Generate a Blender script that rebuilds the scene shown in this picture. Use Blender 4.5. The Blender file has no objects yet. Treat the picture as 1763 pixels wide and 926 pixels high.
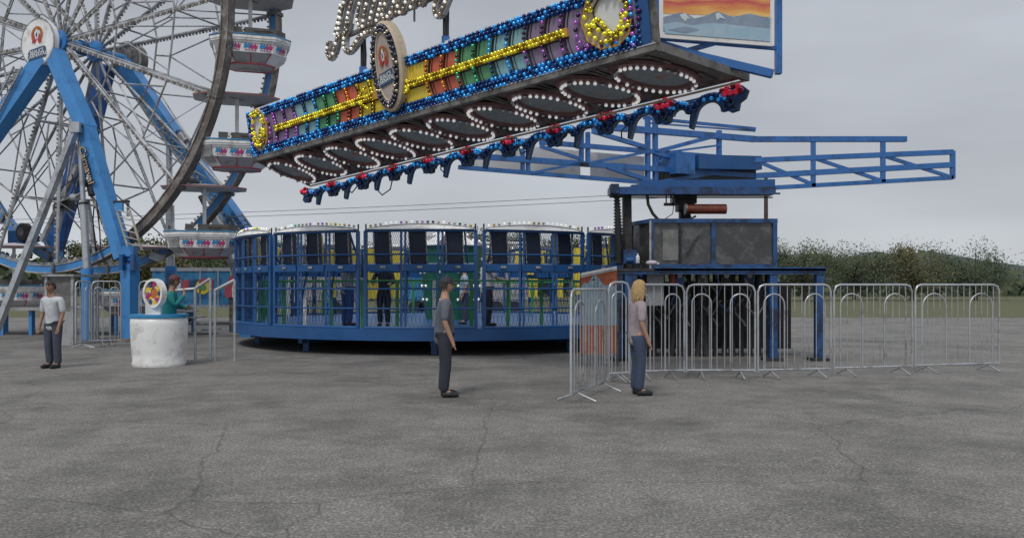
import bpy, bmesh, math, random
from mathutils import Vector, Matrix
random.seed(7)
rad = math.radians
scene = bpy.context.scene
col = scene.collection
V = Vector

# ------------------------------------------------------------------ camera, world, sun, exposure
F, CX, HY, EYE = 1500.0, 881.5, 492.0, 1.6
cd = bpy.data.cameras.new('camera'); cam = bpy.data.objects.new('camera', cd); col.objects.link(cam)
cam.location = (0, 0, EYE); cam.rotation_euler = (rad(90), 0, 0)
cd.sensor_width = 36; cd.lens = F/1763*36; cd.shift_y = 29/1763; cd.clip_end = 3000; cd.clip_start = .05
scene.camera = cam
w = bpy.data.worlds.new('World'); scene.world = w; w.use_nodes = True
nt = w.node_tree; nt.nodes.clear()
def N(t, **k):
    n = nt.nodes.new(t)
    for a, b in k.items(): setattr(n, a, b)
    return n
wo = N('ShaderNodeOutputWorld'); bg = N('ShaderNodeBackground'); tc = N('ShaderNodeTexCoord')
sep = N('ShaderNodeSeparateXYZ'); nt.links.new(tc.outputs['Generated'], sep.inputs[0])
rmp = N('ShaderNodeValToRGB'); nt.links.new(sep.outputs['Z'], rmp.inputs[0])
cr = rmp.color_ramp
cr.elements[0].position = 0; cr.elements[0].color = (.53, .555, .59, 1)
cr.elements[1].position = 1; cr.elements[1].color = (.85, .88, .95, 1)
for p, c in ((.1, (.475, .5, .54, 1)), (.2, (.455, .48, .525, 1)), (.32, (.43, .455, .5, 1)), (.55, (.5, .53, .58, 1))):
    e = cr.elements.new(p); e.color = c
mp = N('ShaderNodeMapping'); mp.inputs['Scale'].default_value = (1.3, 1.3, 5); nt.links.new(tc.outputs['Generated'], mp.inputs[0])
no = N('ShaderNodeTexNoise'); no.inputs['Scale'].default_value = 2.2; no.inputs['Detail'].default_value = 6; no.inputs['Roughness'].default_value = .45
nt.links.new(mp.outputs[0], no.inputs['Vector'])
mr = N('ShaderNodeMapRange'); mr.inputs['From Min'].default_value = .3; mr.inputs['From Max'].default_value = .7
mr.inputs['To Min'].default_value = .84; mr.inputs['To Max'].default_value = 1.1; nt.links.new(no.outputs['Fac'], mr.inputs[0])
mu = N('ShaderNodeVectorMath', operation='SCALE'); nt.links.new(rmp.outputs['Color'], mu.inputs[0]); nt.links.new(mr.outputs[0], mu.inputs['Scale'])
sky = N('ShaderNodeTexSky'); sky.sky_type = 'NISHITA'; sky.sun_disc = False; sky.sun_elevation = rad(50); sky.sun_rotation = rad(200)
skm = N('ShaderNodeVectorMath', operation='SCALE'); skm.inputs['Scale'].default_value = .004; nt.links.new(sky.outputs[0], skm.inputs[0])
ad = N('ShaderNodeVectorMath', operation='ADD'); nt.links.new(mu.outputs[0], ad.inputs[0]); nt.links.new(skm.outputs[0], ad.inputs[1])
nt.links.new(ad.outputs[0], bg.inputs['Color']); bg.inputs['Strength'].default_value = 1.04
nt.links.new(bg.outputs[0], wo.inputs[0])
sd = bpy.data.lights.new('sun', 'SUN'); sd.energy = 1.4; sd.angle = rad(12); sd.color = (1, .97, .92)
sun = bpy.data.objects.new('sun', sd); col.objects.link(sun)
sun.rotation_euler = (rad(40), 0, rad(-20))
sun['label'] = 'sun behind cloud'; 
scene.view_settings.view_transform = 'Standard'; scene.view_settings.look = 'None'
scene.view_settings.exposure = 0; scene.view_settings.gamma = 1
scene.view_settings.use_curve_mapping = False

# ------------------------------------------------------------------ materials
MATS = {}
def mat(name, c, rough=.5, metal=0, var=.18, scale=6, bump=0, dirt=None, dirt_amt=.0, emit=0, spec=.5, c2=None, coat=0, rust=None):
    if name in MATS: return MATS[name]
    m = bpy.data.materials.new(name); m.use_nodes = True; t = m.node_tree; b = t.nodes['Principled BSDF']
    c = (*c, 1) if len(c) == 3 else c
    b.inputs['Roughness'].default_value = rough; b.inputs['Metallic'].default_value = metal
    b.inputs['Specular IOR Level'].default_value = spec; b.inputs['Coat Weight'].default_value = coat
    tcn = t.nodes.new('ShaderNodeTexCoord')
    n = t.nodes.new('ShaderNodeTexNoise'); n.inputs['Scale'].default_value = scale; n.inputs['Detail'].default_value = 6; n.inputs['Roughness'].default_value = .65
    t.links.new(tcn.outputs['Object'], n.inputs['Vector'])
    mrg = t.nodes.new('ShaderNodeMapRange'); mrg.inputs['From Min'].default_value = .3; mrg.inputs['From Max'].default_value = .7
    t.links.new(n.outputs['Fac'], mrg.inputs[0])
    mx = t.nodes.new('ShaderNodeMix'); mx.data_type = 'RGBA'
    a2 = c2 if c2 else tuple(min(1, x*(1+var)) for x in c[:3])
    a1 = tuple(x*(1-var) for x in c[:3]) if not c2 else c[:3]
    mx.inputs[6].default_value = (*a1[:3], 1); mx.inputs[7].default_value = (*a2[:3], 1)
    t.links.new(mrg.outputs[0], mx.inputs[0]); out = mx.outputs[2]
    def spots(colr, amt, sc, src):
        n2 = t.nodes.new('ShaderNodeTexNoise'); n2.inputs['Scale'].default_value = sc; n2.inputs['Detail'].default_value = 8; n2.inputs['Roughness'].default_value = .75
        t.links.new(tcn.outputs['Object'], n2.inputs['Vector'])
        r2 = t.nodes.new('ShaderNodeMapRange'); r2.inputs['From Min'].default_value = .62-amt*.25; r2.inputs['From Max'].default_value = .70-amt*.2
        t.links.new(n2.outputs['Fac'], r2.inputs[0])
        m2 = t.nodes.new('ShaderNodeMix'); m2.data_type = 'RGBA'; m2.inputs[7].default_value = (*colr, 1)
        t.links.new(r2.outputs[0], m2.inputs[0]); t.links.new(src, m2.inputs[6]); return m2.outputs[2]
    if dirt: out = spots(dirt, dirt_amt, 2.3, out)
    if rust: out = spots(rust, 0, 9, out)
    t.links.new(out, b.inputs['Base Color'])
    if emit:
        t.links.new(out, b.inputs['Emission Color']); b.inputs['Emission Strength'].default_value = emit
    if bump:
        bp = t.nodes.new('ShaderNodeBump'); bp.inputs['Strength'].default_value = bump; bp.inputs['Distance'].default_value = .02
        n3 = t.nodes.new('ShaderNodeTexNoise'); n3.inputs['Scale'].default_value = scale*5; n3.inputs['Detail'].default_value = 4
        t.links.new(tcn.outputs['Object'], n3.inputs['Vector'])
        t.links.new(n3.outputs['Fac'], bp.inputs['Height']); t.links.new(bp.outputs[0], b.inputs['Normal'])
    MATS[name] = m; return m
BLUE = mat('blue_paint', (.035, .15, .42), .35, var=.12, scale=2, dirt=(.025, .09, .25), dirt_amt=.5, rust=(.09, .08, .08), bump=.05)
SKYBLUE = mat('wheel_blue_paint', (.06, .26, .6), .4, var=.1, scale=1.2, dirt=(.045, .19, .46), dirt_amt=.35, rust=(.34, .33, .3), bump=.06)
DBLUE = mat('cage_blue_paint', (.018, .09, .26), .35, var=.15, scale=3, rust=(.05, .06, .08))
GALV = mat('galvanised_steel', (.42, .43, .45), .45, metal=.35, var=.2, scale=5, dirt=(.2, .2, .2), dirt_amt=.6, bump=.1)
SILVER = mat('aluminium', (.52, .54, .56), .35, metal=.6, var=.12, scale=3, dirt=(.3, .3, .3), dirt_amt=.4)
RIMGREY = mat('weathered_rim', (.3, .28, .26), .6, metal=.2, var=.35, scale=1.6, dirt=(.14, .12, .105), dirt_amt=.9, rust=(.36, .34, .32), bump=.2)
CREAM = mat('cream_edge', (.42, .40, .35), .5, var=.2, scale=4, dirt=(.2, .19, .16), dirt_amt=.5)
WHITE = mat('white_fibreglass', (.84, .84, .83), .35, var=.06, scale=2, dirt=(.62, .6, .57), dirt_amt=.5)
GREYPLATE = mat('grey_plate', (.36, .36, .37), .5, var=.1, scale=3, dirt=(.2, .2, .2), dirt_amt=.5)
PINK = mat('red_pink_paint', (.45, .08, .11), .45, var=.15)
PURP = mat('pink_purple_graphic', (.4, .05, .17), .45, var=.1)
CYANG = mat('blue_graphic', (.03, .25, .5), .45, var=.1)
BLACK = mat('black_rubber', (.018, .018, .02), .55, var=.25, scale=8)
PADBLACK = mat('black_vinyl', (.016, .018, .028), .55, var=.3, scale=4, bump=.1)
NUMBLACK = mat('dark_panel', (.085, .08, .075), .5, var=.3)
CANOPYTOP = mat('canopy_red_edge', (.55, .22, .22), .5, var=.15)
CANOPY = mat('canopy_grey', (.55, .53, .53), .6, var=.12, scale=3)
YELLOW = mat('yellow_panel', (.8, .6, .07), .5, var=.12, scale=3)
PADYEL = mat('yellow_pad', (.72, .56, .05), .6, var=.08, scale=3)
RED = mat('red_panel', (.6, .14, .08), .5, var=.15)
GREEN = mat('green_panel', (.11, .32, .16), .5, var=.15)
TEALP = mat('turquoise_panel', (.26, .5, .54), .5, var=.12)
PURPLEP = mat('purple_panel', (.27, .21, .32), .5, var=.15)
SIGNBLUE = mat('sign_blue_back', (.02, .09, .28), .5, var=.2)
FRAMEGREY = mat('frame_grey', (.2, .19, .175), .5, metal=.3, var=.2, scale=4, dirt=(.08, .075, .07), dirt_amt=.6)
MAROON = mat('maroon_ring', (.16, .075, .08), .55, var=.3, scale=6)
DISC = mat('painted_disc', (.17, .23, .28), .6, var=.5, scale=9, c2=(.36, .4, .42), dirt=(.45, .14, .1), dirt_amt=.2)
SOFFIT = mat('soffit_dark', (.17, .145, .145), .6, var=.4, scale=7)
BEIGE = mat('beige_paint', (.55, .45, .33), .5, var=.1, dirt=(.35, .25, .15), dirt_amt=.3)
GOLD = mat('gold_paint', (.6, .33, .08), .5, var=.2)
PANELW = mat('pale_panel', (.74, .73, .71), .6, var=.06, scale=1.5, dirt=(.6, .6, .58), dirt_amt=.4)
PANELT = mat('translucent_panel', (.85, .84, .82), .6, var=.05, scale=1.5, dirt=(.7, .7, .68), dirt_amt=.4)
_t = PANELT.node_tree; _b = _t.nodes['Principled BSDF']; _o = [n for n in _t.nodes if n.type == 'OUTPUT_MATERIAL'][0]
_tr = _t.nodes.new('ShaderNodeBsdfTranslucent'); _mx = _t.nodes.new('ShaderNodeMixShader'); _mx.inputs[0].default_value = .5
_t.links.new(_b.inputs['Base Color'].links[0].from_socket, _tr.inputs['Color']); _t.links.new(_b.outputs[0], _mx.inputs[1]); _t.links.new(_tr.outputs[0], _mx.inputs[2]); _t.links.new(_mx.outputs[0], _o.inputs['Surface'])
MEDDARK = mat('medallion_dark', (.11, .11, .16), .5, var=.2)
MEDTAN = mat('medallion_tan', (.47, .4, .36), .5, var=.1)
EMWHITE = mat('emblem_white', (.75, .76, .76), .45, var=.04, scale=2)
EMRED = mat('emblem_red', (.5, .035, .035), .5, var=.1)
EMORANGE = mat('emblem_orange', (.5, .16, .04), .5, var=.2, scale=12)
EMNAVY = mat('emblem_navy', (.03, .08, .17), .5, var=.1)
def bulbmat(n, c, e=0, rough=.14):
    return mat(n, c, rough, metal=.85, var=.1, scale=30, emit=e*.3, spec=.9, coat=.5)
BM = {'blue': bulbmat('bulb_blue', (.012, .07, .26)), 'blue_lit': bulbmat('bulb_blue_lit', (.05, .42, 1.0), .5),
      'yellow': bulbmat('bulb_yellow', (.55, .42, .01)), 'yellow_lit': bulbmat('bulb_yellow_lit', (.95, .85, .06), .5),
      'purple': bulbmat('bulb_purple', (.09, .02, .13)), 'purple_lit': bulbmat('bulb_purple_lit', (.5, .16, .65), .4),
      'green': bulbmat('bulb_green', (.01, .16, .06)), 'green_lit': bulbmat('bulb_green_lit', (.06, .6, .28), .35),
      'orange': bulbmat('bulb_orange', (.45, .09, .01)), 'orange_lit': bulbmat('bulb_orange_lit', (.95, .3, .03), .45),
      'red': bulbmat('bulb_red', (.3, .006, .03)), 'red_lit': bulbmat('bulb_red_lit', (.9, .05, .12), .35),
      'white': bulbmat('bulb_white', (.5, .5, .52)), 'white_lit': bulbmat('bulb_white_lit', (.9, .9, .95), 1.3),
      'warm': bulbmat('bulb_warm', (.6, .52, .4)), 'warm_lit': bulbmat('bulb_warm_lit', (1, .96, .85), 1.4),
      'grey': bulbmat('bulb_grey', (.1, .1, .13))}
def bk(k, p=.4): return k+'_lit' if random.random() < p and k+'_lit' in BM else k

# ------------------------------------------------------------------ mesh building
def px(x, y, Y): return V(((x-CX)/F*Y, Y, EYE+(HY-y)/F*Y))
def on_plane(x, y, p0, n):
    d = V(((x-CX)/F, 1, (HY-y)/F)); o = V((0, 0, EYE)); return o+d*((p0-o).dot(n)/d.dot(n))
class MB:
    def __init__(s): s.v = []; s.f = []; s.m = []; s.sm = []; s.mats = []
    def mi(s, m):
        if m not in s.mats: s.mats.append(m)
        return s.mats.index(m)
    def add(s, vs, fs, m, smooth=False):
        o = len(s.v); s.v += [V(v) for v in vs]; i = s.mi(m)
        for f in fs: s.f.append([o+k for k in f]); s.m.append(i); s.sm.append(smooth)
    def box(s, c, size, m, R=None):
        x, y, z = (k/2 for k in size); c = V(c)
        vs = [V((a*x, b*y, d*z)) for a in (-1, 1) for b in (-1, 1) for d in (-1, 1)]
        if R is not None: vs = [R @ v for v in vs]
        s.add([c+v for v in vs], [(0, 1, 3, 2), (4, 6, 7, 5), (0, 4, 5, 1), (2, 3, 7, 6), (0, 2, 6, 4), (1, 5, 7, 3)], m)
    def bar(s, p, q, a, b, m, up=(0, 0, 1)):
        """box beam: a = width across, b = depth along 'up'"""
        p, q = V(p), V(q); d = (q-p).normalized(); u = V(up)
        if abs(d.dot(u)) > .98: u = V((0, 1, 0)) if abs(d.y) < .9 else V((1, 0, 0))
        sd_ = d.cross(u).normalized(); u = sd_.cross(d).normalized()
        vs = [e+sd_*i*a/2+u*j*b/2 for e in (p, q) for i, j in ((-1, -1), (1, -1), (1, 1), (-1, 1))]
        s.add(vs, [(0, 3, 2, 1), (4, 5, 6, 7)]+[(i, (i+1) % 4, (i+1) % 4+4, i+4) for i in range(4)], m)
    def tube(s, pts, r, m, n=8, closed=False, smooth=True):
        pts = [V(p) for p in pts]; rs = r if isinstance(r, (list, tuple)) else [r]*len(pts)
        rings = []; L = len(pts); ref = None
        for i, p in enumerate(pts):
            a = pts[(i-1) % L] if (i > 0 or closed) else p; b = pts[(i+1) % L] if (i < L-1 or closed) else p
            d = (b-a).normalized() if (b-a).length > 1e-9 else V((0, 0, 1))
            if ref is None:
                ref = d.orthogonal().normalized()
            ref = (ref-d*ref.dot(d)); ref = ref.normalized() if ref.length > 1e-6 else d.orthogonal().normalized()
            o = d.cross(ref)
            rings.append([p+(ref*math.cos(2*math.pi*k/n)+o*math.sin(2*math.pi*k/n))*rs[i] for k in range(n)])
        vs = [v for g in rings for v in g]; fs = []
        for i in range(L if closed else L-1):
            j = (i+1) % L
            for k in range(n): fs.append((i*n+k, i*n+(k+1) % n, j*n+(k+1) % n, j*n+k))
        s.add(vs, fs, m, smooth)
        if not closed: s.add(rings[0][::-1], [range(n)], m); s.add(rings[-1], [range(n)], m)
    def sphere(s, c, r, m, n=10, k=6, sc=(1, 1, 1)):
        c = V(c); vs = [c+V((0, 0, r*sc[2]))]
        for j in range(1, k):
            t = math.pi*j/k
            for i in range(n):
                p = 2*math.pi*i/n; vs.append(c+V((r*sc[0]*math.sin(t)*math.cos(p), r*sc[1]*math.sin(t)*math.sin(p), r*sc[2]*math.cos(t))))
        vs.append(c-V((0, 0, r*sc[2]))); fs = [(0, 1+i, 1+(i+1) % n) for i in range(n)]
        for j in range(k-2):
            for i in range(n): a = 1+j*n; fs.append((a+i, a+n+i, a+n+(i+1) % n, a+(i+1) % n))
        a = 1+(k-2)*n; fs += [(a+i, len(vs)-1, a+(i+1) % n) for i in range(n)]
        s.add(vs, fs, m, True)
    def prism(s, poly, thick, m, fr, side=None):
        """2D polygon in frame fr=(origin, ax, ay, an), extruded along -an by thick"""
        o, ax, ay, an = fr; n = len(poly)
        a = [o+ax*x+ay*y for x, y in poly]; b = [p-an*thick for p in a]
        s.add(a, [range(n)], m); s.add(b, [list(range(n))[::-1]], side or m)
        s.add(a+b, [(i, i+n, (i+1) % n+n, (i+1) % n) for i in range(n)], side or m)
    def ring(s, c, ax, ay, r0, r1, m, n=40, an=None, thick=0, a0=0, a1=2*math.pi):
        c = V(c); full = abs(a1-a0-2*math.pi) < 1e-4; k = n if full else n+1
        an = an or ax.cross(ay); vs = []
        for i in range(k):
            t = a0+(a1-a0)*i/n; d = ax*math.cos(t)+ay*math.sin(t)
            vs += [c+d*r0, c+d*r1, c+d*r1-an*thick, c+d*r0-an*thick]
        fs = []
        for i in range(n):
            j = (i+1) % k
            for q in range(4 if thick else 1): fs.append((i*4+q, i*4+(q+1) % 4, j*4+(q+1) % 4, j*4+q))
        s.add(vs, fs, m)
    def build(s, name, parent=None, world=False):
        me = bpy.data.meshes.new(name)
        off = V(base_of(parent)) if parent else V((0, 0, 0))
        me.from_pydata([v-off for v in s.v], [], s.f)
        for m in s.mats: me.materials.append(m)
        me.polygons.foreach_set('material_index', s.m); me.polygons.foreach_set('use_smooth', s.sm)
        bm = bmesh.new(); bm.from_mesh(me)
        bmesh.ops.recalc_face_normals(bm, faces=bm.faces) if len(me.polygons) < 60000 else None
        bm.to_mesh(me); bm.free(); me.update()
        o = bpy.data.objects.new(name, me); col.objects.link(o)
        if parent: o.parent = parent; o['_b'] = list(off)
        else: o['_b'] = [0, 0, 0]
        return o
def base_of(o): return o['_b']
def tag(o, label=None, cat=None, group=None, kind=None):
    if label: o['label'] = label
    if cat: o['category'] = cat
    if group: o['group'] = group
    if kind: o['kind'] = kind
    return o
def thing(name, loc, label, cat, group=None):
    o = bpy.data.objects.new(name, None); o.empty_display_size = .3; o.location = loc; o['_b'] = list(loc)
    col.objects.link(o); return tag(o, label, cat, group)
def solo(mb, name, label, cat, loc, group=None):
    """a thing that is one mesh, its origin at loc"""
    o = mb.build(name); l = V(loc); o.data.transform(Matrix.Translation(-l)); o.location = l
    return tag(o, label, cat, group)
def copy_tree(o, parent=None):
    c = o.copy(); col.objects.link(c)
    if parent: c.parent = parent
    for ch in list(o.children): copy_tree(ch, c)
    return c
def text_mesh(body, size, fr, m, extrude=.004, align='CENTER', shear=0, bold=0):
    cu = bpy.data.curves.new('txt', 'FONT'); cu.body = body; cu.size = size; cu.align_x = align; cu.align_y = 'CENTER'; cu.extrude = extrude; cu.shear = shear; cu.offset = bold
    o = bpy.data.objects.new('txt', cu); me = bpy.data.meshes.new_from_object(o)
    bpy.data.objects.remove(o)
    o_, ax, ay, an = fr; mb = MB()
    mb.add([o_+ax*v.co.x+ay*v.co.y+an*v.co.z for v in me.vertices], [list(p.vertices) for p in me.polygons], m)
    return mb
# bulbs: the 100 that show largest are parts of their own, the rest one part
UNIT = {}
def unit_bulb(k):
    if k not in UNIT:
        mb = MB(); mb.sphere((0, 0, 0), 1, BM[k], 14, 8)
        o = mb.build('light_bulb'); UNIT[k] = o.data; bpy.data.objects.remove(o)
    return UNIT[k]
def bulbs(parent, lst, name='light_bulb', limit=100):
    def key(b):
        p = b[0]; X = CX+F*p.x/p.y; Yp = HY-F*(p.z-EYE)/p.y
        return -(b[1]/p.y) + (10 if X > 1763 or X < 0 or Yp < 0 or Yp > 926 else 0)
    lst = sorted(lst, key=key); off = V(base_of(parent))
    for p, r, k in lst[:limit]:
        o = bpy.data.objects.new(name, unit_bulb(k)); o.location = p-off; o.scale = (r, r, r); o.parent = parent; o['_b'] = list(off); col.objects.link(o)
    if lst[limit:]:
        mb = MB()
        for p, r, k in lst[limit:]: mb.sphere(p, r, BM[k], 8, 6)
        tag(mb.build(name, parent), kind='stuff')

# ------------------------------------------------------------------ setting
m = mat('asphalt_lot', (.2, .19, .175), .9, var=.18, scale=1.3, dirt=(.16, .155, .14), dirt_amt=.4, bump=.5)
t = m.node_tree; b = t.nodes['Principled BSDF']; src = b.inputs['Base Color'].links[0].from_socket
tcn = t.nodes.new('ShaderNodeTexCoord')
def gmix(prev, node_out, lo, hi, f0, f1, mode='MULTIPLY'):
    r = t.nodes.new('ShaderNodeMapRange'); r.inputs['From Min'].default_value = lo; r.inputs['From Max'].default_value = hi; r.inputs['To Min'].default_value = f0; r.inputs['To Max'].default_value = f1
    t.links.new(node_out, r.inputs[0]); v = t.nodes.new('ShaderNodeVectorMath'); v.operation = 'SCALE'; t.links.new(prev, v.inputs[0]); t.links.new(r.outputs[0], v.inputs['Scale']); return v.outputs[0]
n1 = t.nodes.new('ShaderNodeTexNoise'); n1.inputs['Scale'].default_value = 45; n1.inputs['Detail'].default_value = 3; t.links.new(tcn.outputs['Object'], n1.inputs['Vector'])
n2 = t.nodes.new('ShaderNodeTexVoronoi'); n2.inputs['Scale'].default_value = 28; t.links.new(tcn.outputs['Object'], n2.inputs['Vector'])
wn_ = t.nodes.new('ShaderNodeTexNoise'); wn_.inputs['Scale'].default_value = 1.5; wn_.inputs['Detail'].default_value = 5; t.links.new(tcn.outputs['Object'], wn_.inputs['Vector'])
mxv = t.nodes.new('ShaderNodeMix'); mxv.data_type = 'RGBA'; mxv.inputs[0].default_value = .25; t.links.new(tcn.outputs['Object'], mxv.inputs[6]); t.links.new(wn_.outputs['Color'], mxv.inputs[7])
n3 = t.nodes.new('ShaderNodeTexVoronoi'); n3.feature = 'DISTANCE_TO_EDGE'; n3.inputs['Scale'].default_value = .32; t.links.new(mxv.outputs[2], n3.inputs['Vector'])
n4 = t.nodes.new('ShaderNodeTexNoise'); n4.inputs['Scale'].default_value = .55; n4.inputs['Detail'].default_value = 7; n4.inputs['Roughness'].default_value = .7; t.links.new(tcn.outputs['Object'], n4.inputs['Vector'])
src = gmix(src, n1.outputs['Fac'], .35, .65, .6, 1.45); src = gmix(src, n2.outputs['Distance'], .05, .5, 1.35, .8); src = gmix(src, n3.outputs['Distance'], .0, .004, .6, 1.0); src = gmix(src, n4.outputs['Fac'], .46, .62, 1.08, .7)
t.links.new(src, b.inputs['Base Color'])
g = MB(); g.add([(-1200, -60, 0), (1200, -60, 0), (1200, 1800, 0), (-1200, 1800, 0)], [(0, 1, 2, 3)], m)
tag(g.build('ground'), kind='structure')
gm = mat('worn_grass', (.07, .085, .03), .9, var=.4, scale=.5, c2=(.12, .11, .05), bump=.6)
g = MB(); g.add([(-400, 44, .004), (400, 44, .004), (400, 900, .004), (-400, 900, .004)], [(0, 1, 2, 3)], gm)
tag(g.build('meadow'), kind='structure')
hm = mat('far_hill', (.075, .09, .085), .95, var=.25, scale=.03)
g = MB(); vs = []; fs = []
for i in range(121):
    x = -420+i*7; h = 13+7*math.sin(i*.11)+3*math.sin(i*.37+1)+1.2*math.sin(i*1.7)+random.uniform(-.4, .4)
    vs += [(x, 330, 0), (x, 345, h*.75), (x, 380, h), (x, 480, 0)]
for i in range(120):
    for q in range(3): fs.append((i*4+q, i*4+4+q, i*4+5+q, i*4+1+q))
g.add(vs, fs, hm, True); tag(g.build('hills'), kind='structure')

LEAF = [mat('leaf_dark', (.035, .055, .022), .7, var=.3), mat('leaf_olive', (.075, .085, .03), .7, var=.3),
        mat('leaf_autumn', (.15, .11, .035), .7, var=.3), mat('leaf_mid', (.05, .075, .03), .7, var=.3)]
BARK = mat('bark', (.07, .055, .045), .9, var=.3, bump=.4)
def tree(x, y, h, wd, pal, label, nl=6500):
    t = thing('tree', (x, y, 0), label, 'tree', 'trees behind the fairground'); rnd = random.Random(int(x*13+y*7))
    tr = MB(); tr.tube([(x, y, 0), (x+.1, y, h*.3), (x-.1, y, h*.6), (x, y, h*.9)], [h*.035, h*.028, h*.016, h*.004], BARK, 8)
    clumps = []
    for i in range(19):
        a = rnd.uniform(0, 6.28); zz = rnd.uniform(.28, .92)*h; rr = wd*.5*math.sin(math.pi*min(1, (1.08-zz/h)*1.1))*rnd.uniform(.35, 1)
        c = V((x+rr*math.cos(a), y+rr*math.sin(a), zz)); clumps.append((c, wd*rnd.uniform(.15, .27)))
        tr.tube([(x, y, zz*.6), (x+rr*.5*math.cos(a), y+rr*.5*math.sin(a), zz*.82), c], [h*.012, h*.008, h*.003], BARK, 5)
    tr.build('trunk', t); lf = MB()
    for i in range(nl):
        c, r = clumps[rnd.randrange(len(clumps))]
        d = V((rnd.gauss(0, 1), rnd.gauss(0, 1), rnd.gauss(0, .8))).normalized()*r*rnd.uniform(.2, 1.0)
        p = c+d; s_ = rnd.uniform(.07, .16)*max(1, h/8)
        u = V((rnd.gauss(0, 1), rnd.gauss(0, 1), rnd.gauss(0, 1))).normalized(); v_ = u.orthogonal().normalized()
        lf.add([p-u*s_, p+v_*s_*.6, p+u*s_, p-v_*s_*.6], [(0, 1, 2, 3)], pal[rnd.randrange(len(pal))])
    lf.build('crown', t)
A_, O_, D_, M_ = LEAF[2], LEAF[1], LEAF[0], LEAF[3]
tl = [(112, 437, 78, 3.4, [M_, O_], 'small green tree leftmost of the row behind the wheel bottom'),
      (150, 418, 74, 5, [M_, O_, O_], 'olive green tree behind the big wheel near its grey vertical post'),
      (192, 411, 72, 6, [O_, A_, M_], 'yellowing round tree behind the right blue leg of the big wheel'),
      (238, 404, 71, 6, [O_, A_, O_], 'tallest yellow and olive tree between the wheel leg and gondola 4'),
      (280, 418, 76, 6, [A_, O_, D_], 'dull brown and green tree behind gondola 4'),
      (330, 440, 88, 7, [D_, O_], 'low dark tree above the blue trailer under gondola 4'),
      (390, 436, 96, 8, [D_, M_], 'dark tree directly left of the round cage ride'),
      (455, 432, 98, 8, [D_, D_, M_], 'dark green tree behind the leftmost cage section'),
      (545, 428, 96, 8, [D_, M_], 'dark green tree seen through the second cage section'),
      (640, 424, 95, 8, [D_, M_], 'dark tree seen at the gap between second and third cage sections'),
      (735, 414, 93, 8, [D_, M_, O_], 'tree seen behind the green hub of the cage ride'),
      (812, 402, 90, 8, [D_, O_, M_], 'grey green tree rising in the gap right of the middle cage section'),
      (872, 405, 92, 8, [D_, M_], 'dark tree seen through the fourth cage section'),
      (950, 412, 95, 8, [D_, M_], 'tree behind the right part of the fourth cage section'),
      (1018, 408, 94, 8, [D_, O_], 'tree seen above the rightmost cage section'),
      (1075, 420, 90, 8, [D_, M_], 'dark tree behind the spring column of the ride'),
      (1290, 425, 96, 9, [D_, M_, O_], 'broad dark tree right of the ride booth'),
      (1385, 415, 92, 8, [O_, M_], 'olive tree second from the right beyond the booth'),
      (1470, 430, 98, 9, [D_, M_], 'dark low tree third from the right edge'),
      (1570, 418, 94, 9, [D_, O_, A_], 'yellowish dark tree second from the right edge'),
      (1680, 424, 96, 10, [D_, M_], 'dark tree nearest the right edge')]
for a in tl:
    p = px(a[0], a[1], a[2]); tree(p.x, p.y, p.z, a[3], a[4], a[5])
wm = mat('far_wood', (.05, .06, .045), .95, var=.45, scale=.5)
wb = MB()
rw = random.Random(3)
for i in range(9000):
    x = rw.uniform(-130, 150); y = rw.uniform(128, 150); zt = 4.8+1.6*math.sin(x*.13)+.9*math.sin(x*.41+2)
    p = V((x, y, rw.uniform(0, zt))); u = V((rw.gauss(0, 1), rw.gauss(0, .5), rw.gauss(0, 1))).normalized(); v_ = u.orthogonal().normalized(); s_ = rw.uniform(.5, .9)
    wb.add([p-u*s_, p+v_*s_*.7, p+u*s_, p-v_*s_*.7], [(0, 1, 2, 3)], LEAF[rw.choice((0, 0, 3, 1))])
o = wb.build('distant_wood'); tag(o, 'dark band of far-off woodland along the horizon', 'woodland', kind='stuff')

# power lines
for i, (ya, yb) in enumerate(((381, 322), (388, 331))):
    mb = MB(); pts = []
    for k in range(31):
        t = k/30; pts.append(px(-80+1400*t, ya+(yb-ya)*t+6*math.sin(math.pi*t), 62-10*t))
    mb.tube(pts, .016, BLACK, 5); solo(mb, 'power_line', ['upper of two thin overhead power lines crossing the grey sky', 'lower of two thin overhead power lines crossing the grey sky'][i], 'power line', pts[0], 'overhead power lines')
for i, X_ in enumerate((-80, 1320)):
    a = px(X_, 381 if i == 0 else 322, 62-10*i); b = px(X_, 388 if i == 0 else 331, 62-10*i)
    t = thing('utility_pole', (a.x, a.y, 0), ['wooden utility pole left of the wheel carrying the power lines', 'wooden utility pole right of the booth carrying the power lines'][i], 'utility pole', 'poles of the power line')
    mb = MB(); mb.tube([(a.x, a.y+.15, 0), (a.x, a.y+.15, a.z+.8)], [.16, .11], BARK); mb.build('pole', t)
    for z in (a.z, b.z):
        mb = MB(); mb.bar((a.x-.8, a.y, z-.08), (a.x+.8, a.y, z-.08), .1, .1, BARK); mb.build('crossarm', t)
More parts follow.
